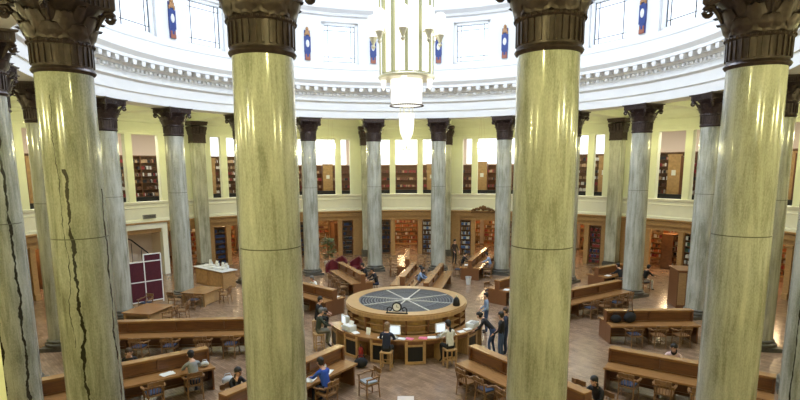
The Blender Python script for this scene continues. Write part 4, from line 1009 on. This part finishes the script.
person('stool', S1[0], S1[1], 11, 'navy', 'black', 'fair', 'long', 'person with long fair hair and navy top on a counter stool')
person('stool', S2[0], S2[1], -24, 'white', 'black', 'dark', 'pony', 'person in a white cardigan with dark ponytail on a stool at the counter')
person('stool', S3[0], S3[1], 66, 'green', 'khaki', 'greycap', 'cap', 'person in dark green with a grey cap on a counter stool')
person('stool', S4[0], S4[1], 95, 'black', 'black', 'dark', 'short', 'person in black seated beyond the cap wearer at the left of the counter')
q = Q(4.12, 56); person('lean', q[0], q[1], -70, 'black', 'jean', 'dark', 'bun', 'person in black leaning over the right end of the counter')
person('stand', 3.75, -3.95, -60, 'black', 'jean', 'dark', 'short', 'standing person in black next to the front right column', scale=.98)
person('stand', 4.05, -3.3, -75, 'navy', 'navy', 'brown', 'short', 'standing person in navy behind the leaning person', scale=.98)
q = Q(3.75, 100); person('stand', q[0], q[1], -90, 'lightblue', 'jean', 'dark', 'short', 'person in light blue standing right of the catalogue ring', scale=.94)
sitter('J', 'near', .3, 'black', 'black', 'dark', 'short', 'x') if False else None
x, y, az = spot('K', 'far', .4, .3); person('read', x, y, az, 'black', 'navy', 'dark', 'short', 'person in black at the inner end of the desk before the red armchairs')
sitter('K', 'far', 2.2, 'black', 'navy', 'dark', 'short', 'person in black further along the desk before the red armchairs')
sitter('P', 'near', 2.4, 'black', 'black', 'dark', 'short', 'person in black seated at the dark desk behind the catalogue ring')
sitter('M', 'far', 3.2, 'lightblue', 'navy', 'dark', 'long', 'person in light blue seated at the steep desk behind the catalogue ring')
sitter('N', 'near', 1.6, 'black', 'black', 'dark', 'short', 'person in black at the desk just left of the front right column')
sitter('L', 'far', 2.0, 'black', 'black', 'dark', 'short', 'person in black at the right side of the far desk by the blue bookcase')
sitter('L', 'near', 2.2, 'lightblue', 'jean', 'dark', 'short', 'person in pale blue at the left side of the far desk by the blue bookcase')
person('stand', 3.75, 16.9, 150, 'brown', 'black', 'dark', 'short', 'person in brown standing before the blue bookcase with a rucksack')
person('read', *spot('H', 'near', 1.2, .2)[:2], spot('H', 'near', 1.2)[2], 'black', 'black', 'dark', 'short', 'person in black at the desk beyond the long right desk')
x, y, az = 14.6, 8.0, 70; chair('n', x, y, az, 'wooden armchair under the person in black and white near the right-hand column'); person('read', x, y, az, 'black', 'white', 'dark', 'short', 'person in black and white seated right of the column with the dark base')
sitter('E', 'far', 1.9, 'pink', 'white', 'dark', 'long', 'person in pale pink with dark hair facing the viewer behind the lower right desk', off=.2)
sitter('J', 'near', 3.0, 'black', 'navy', 'dark', 'short', 'person in black at the desk left of the catalogue ring')
sitter('A', 'near', 3.9, 'green', 'navy', 'brown', 'short', 'person in dark green at the near side of the long left desk') if False else None
sitter('J', 'far', 2.8, 'white', 'navy', 'greyh', 'short', 'grey-haired person in white behind the desk left of the catalogue ring')
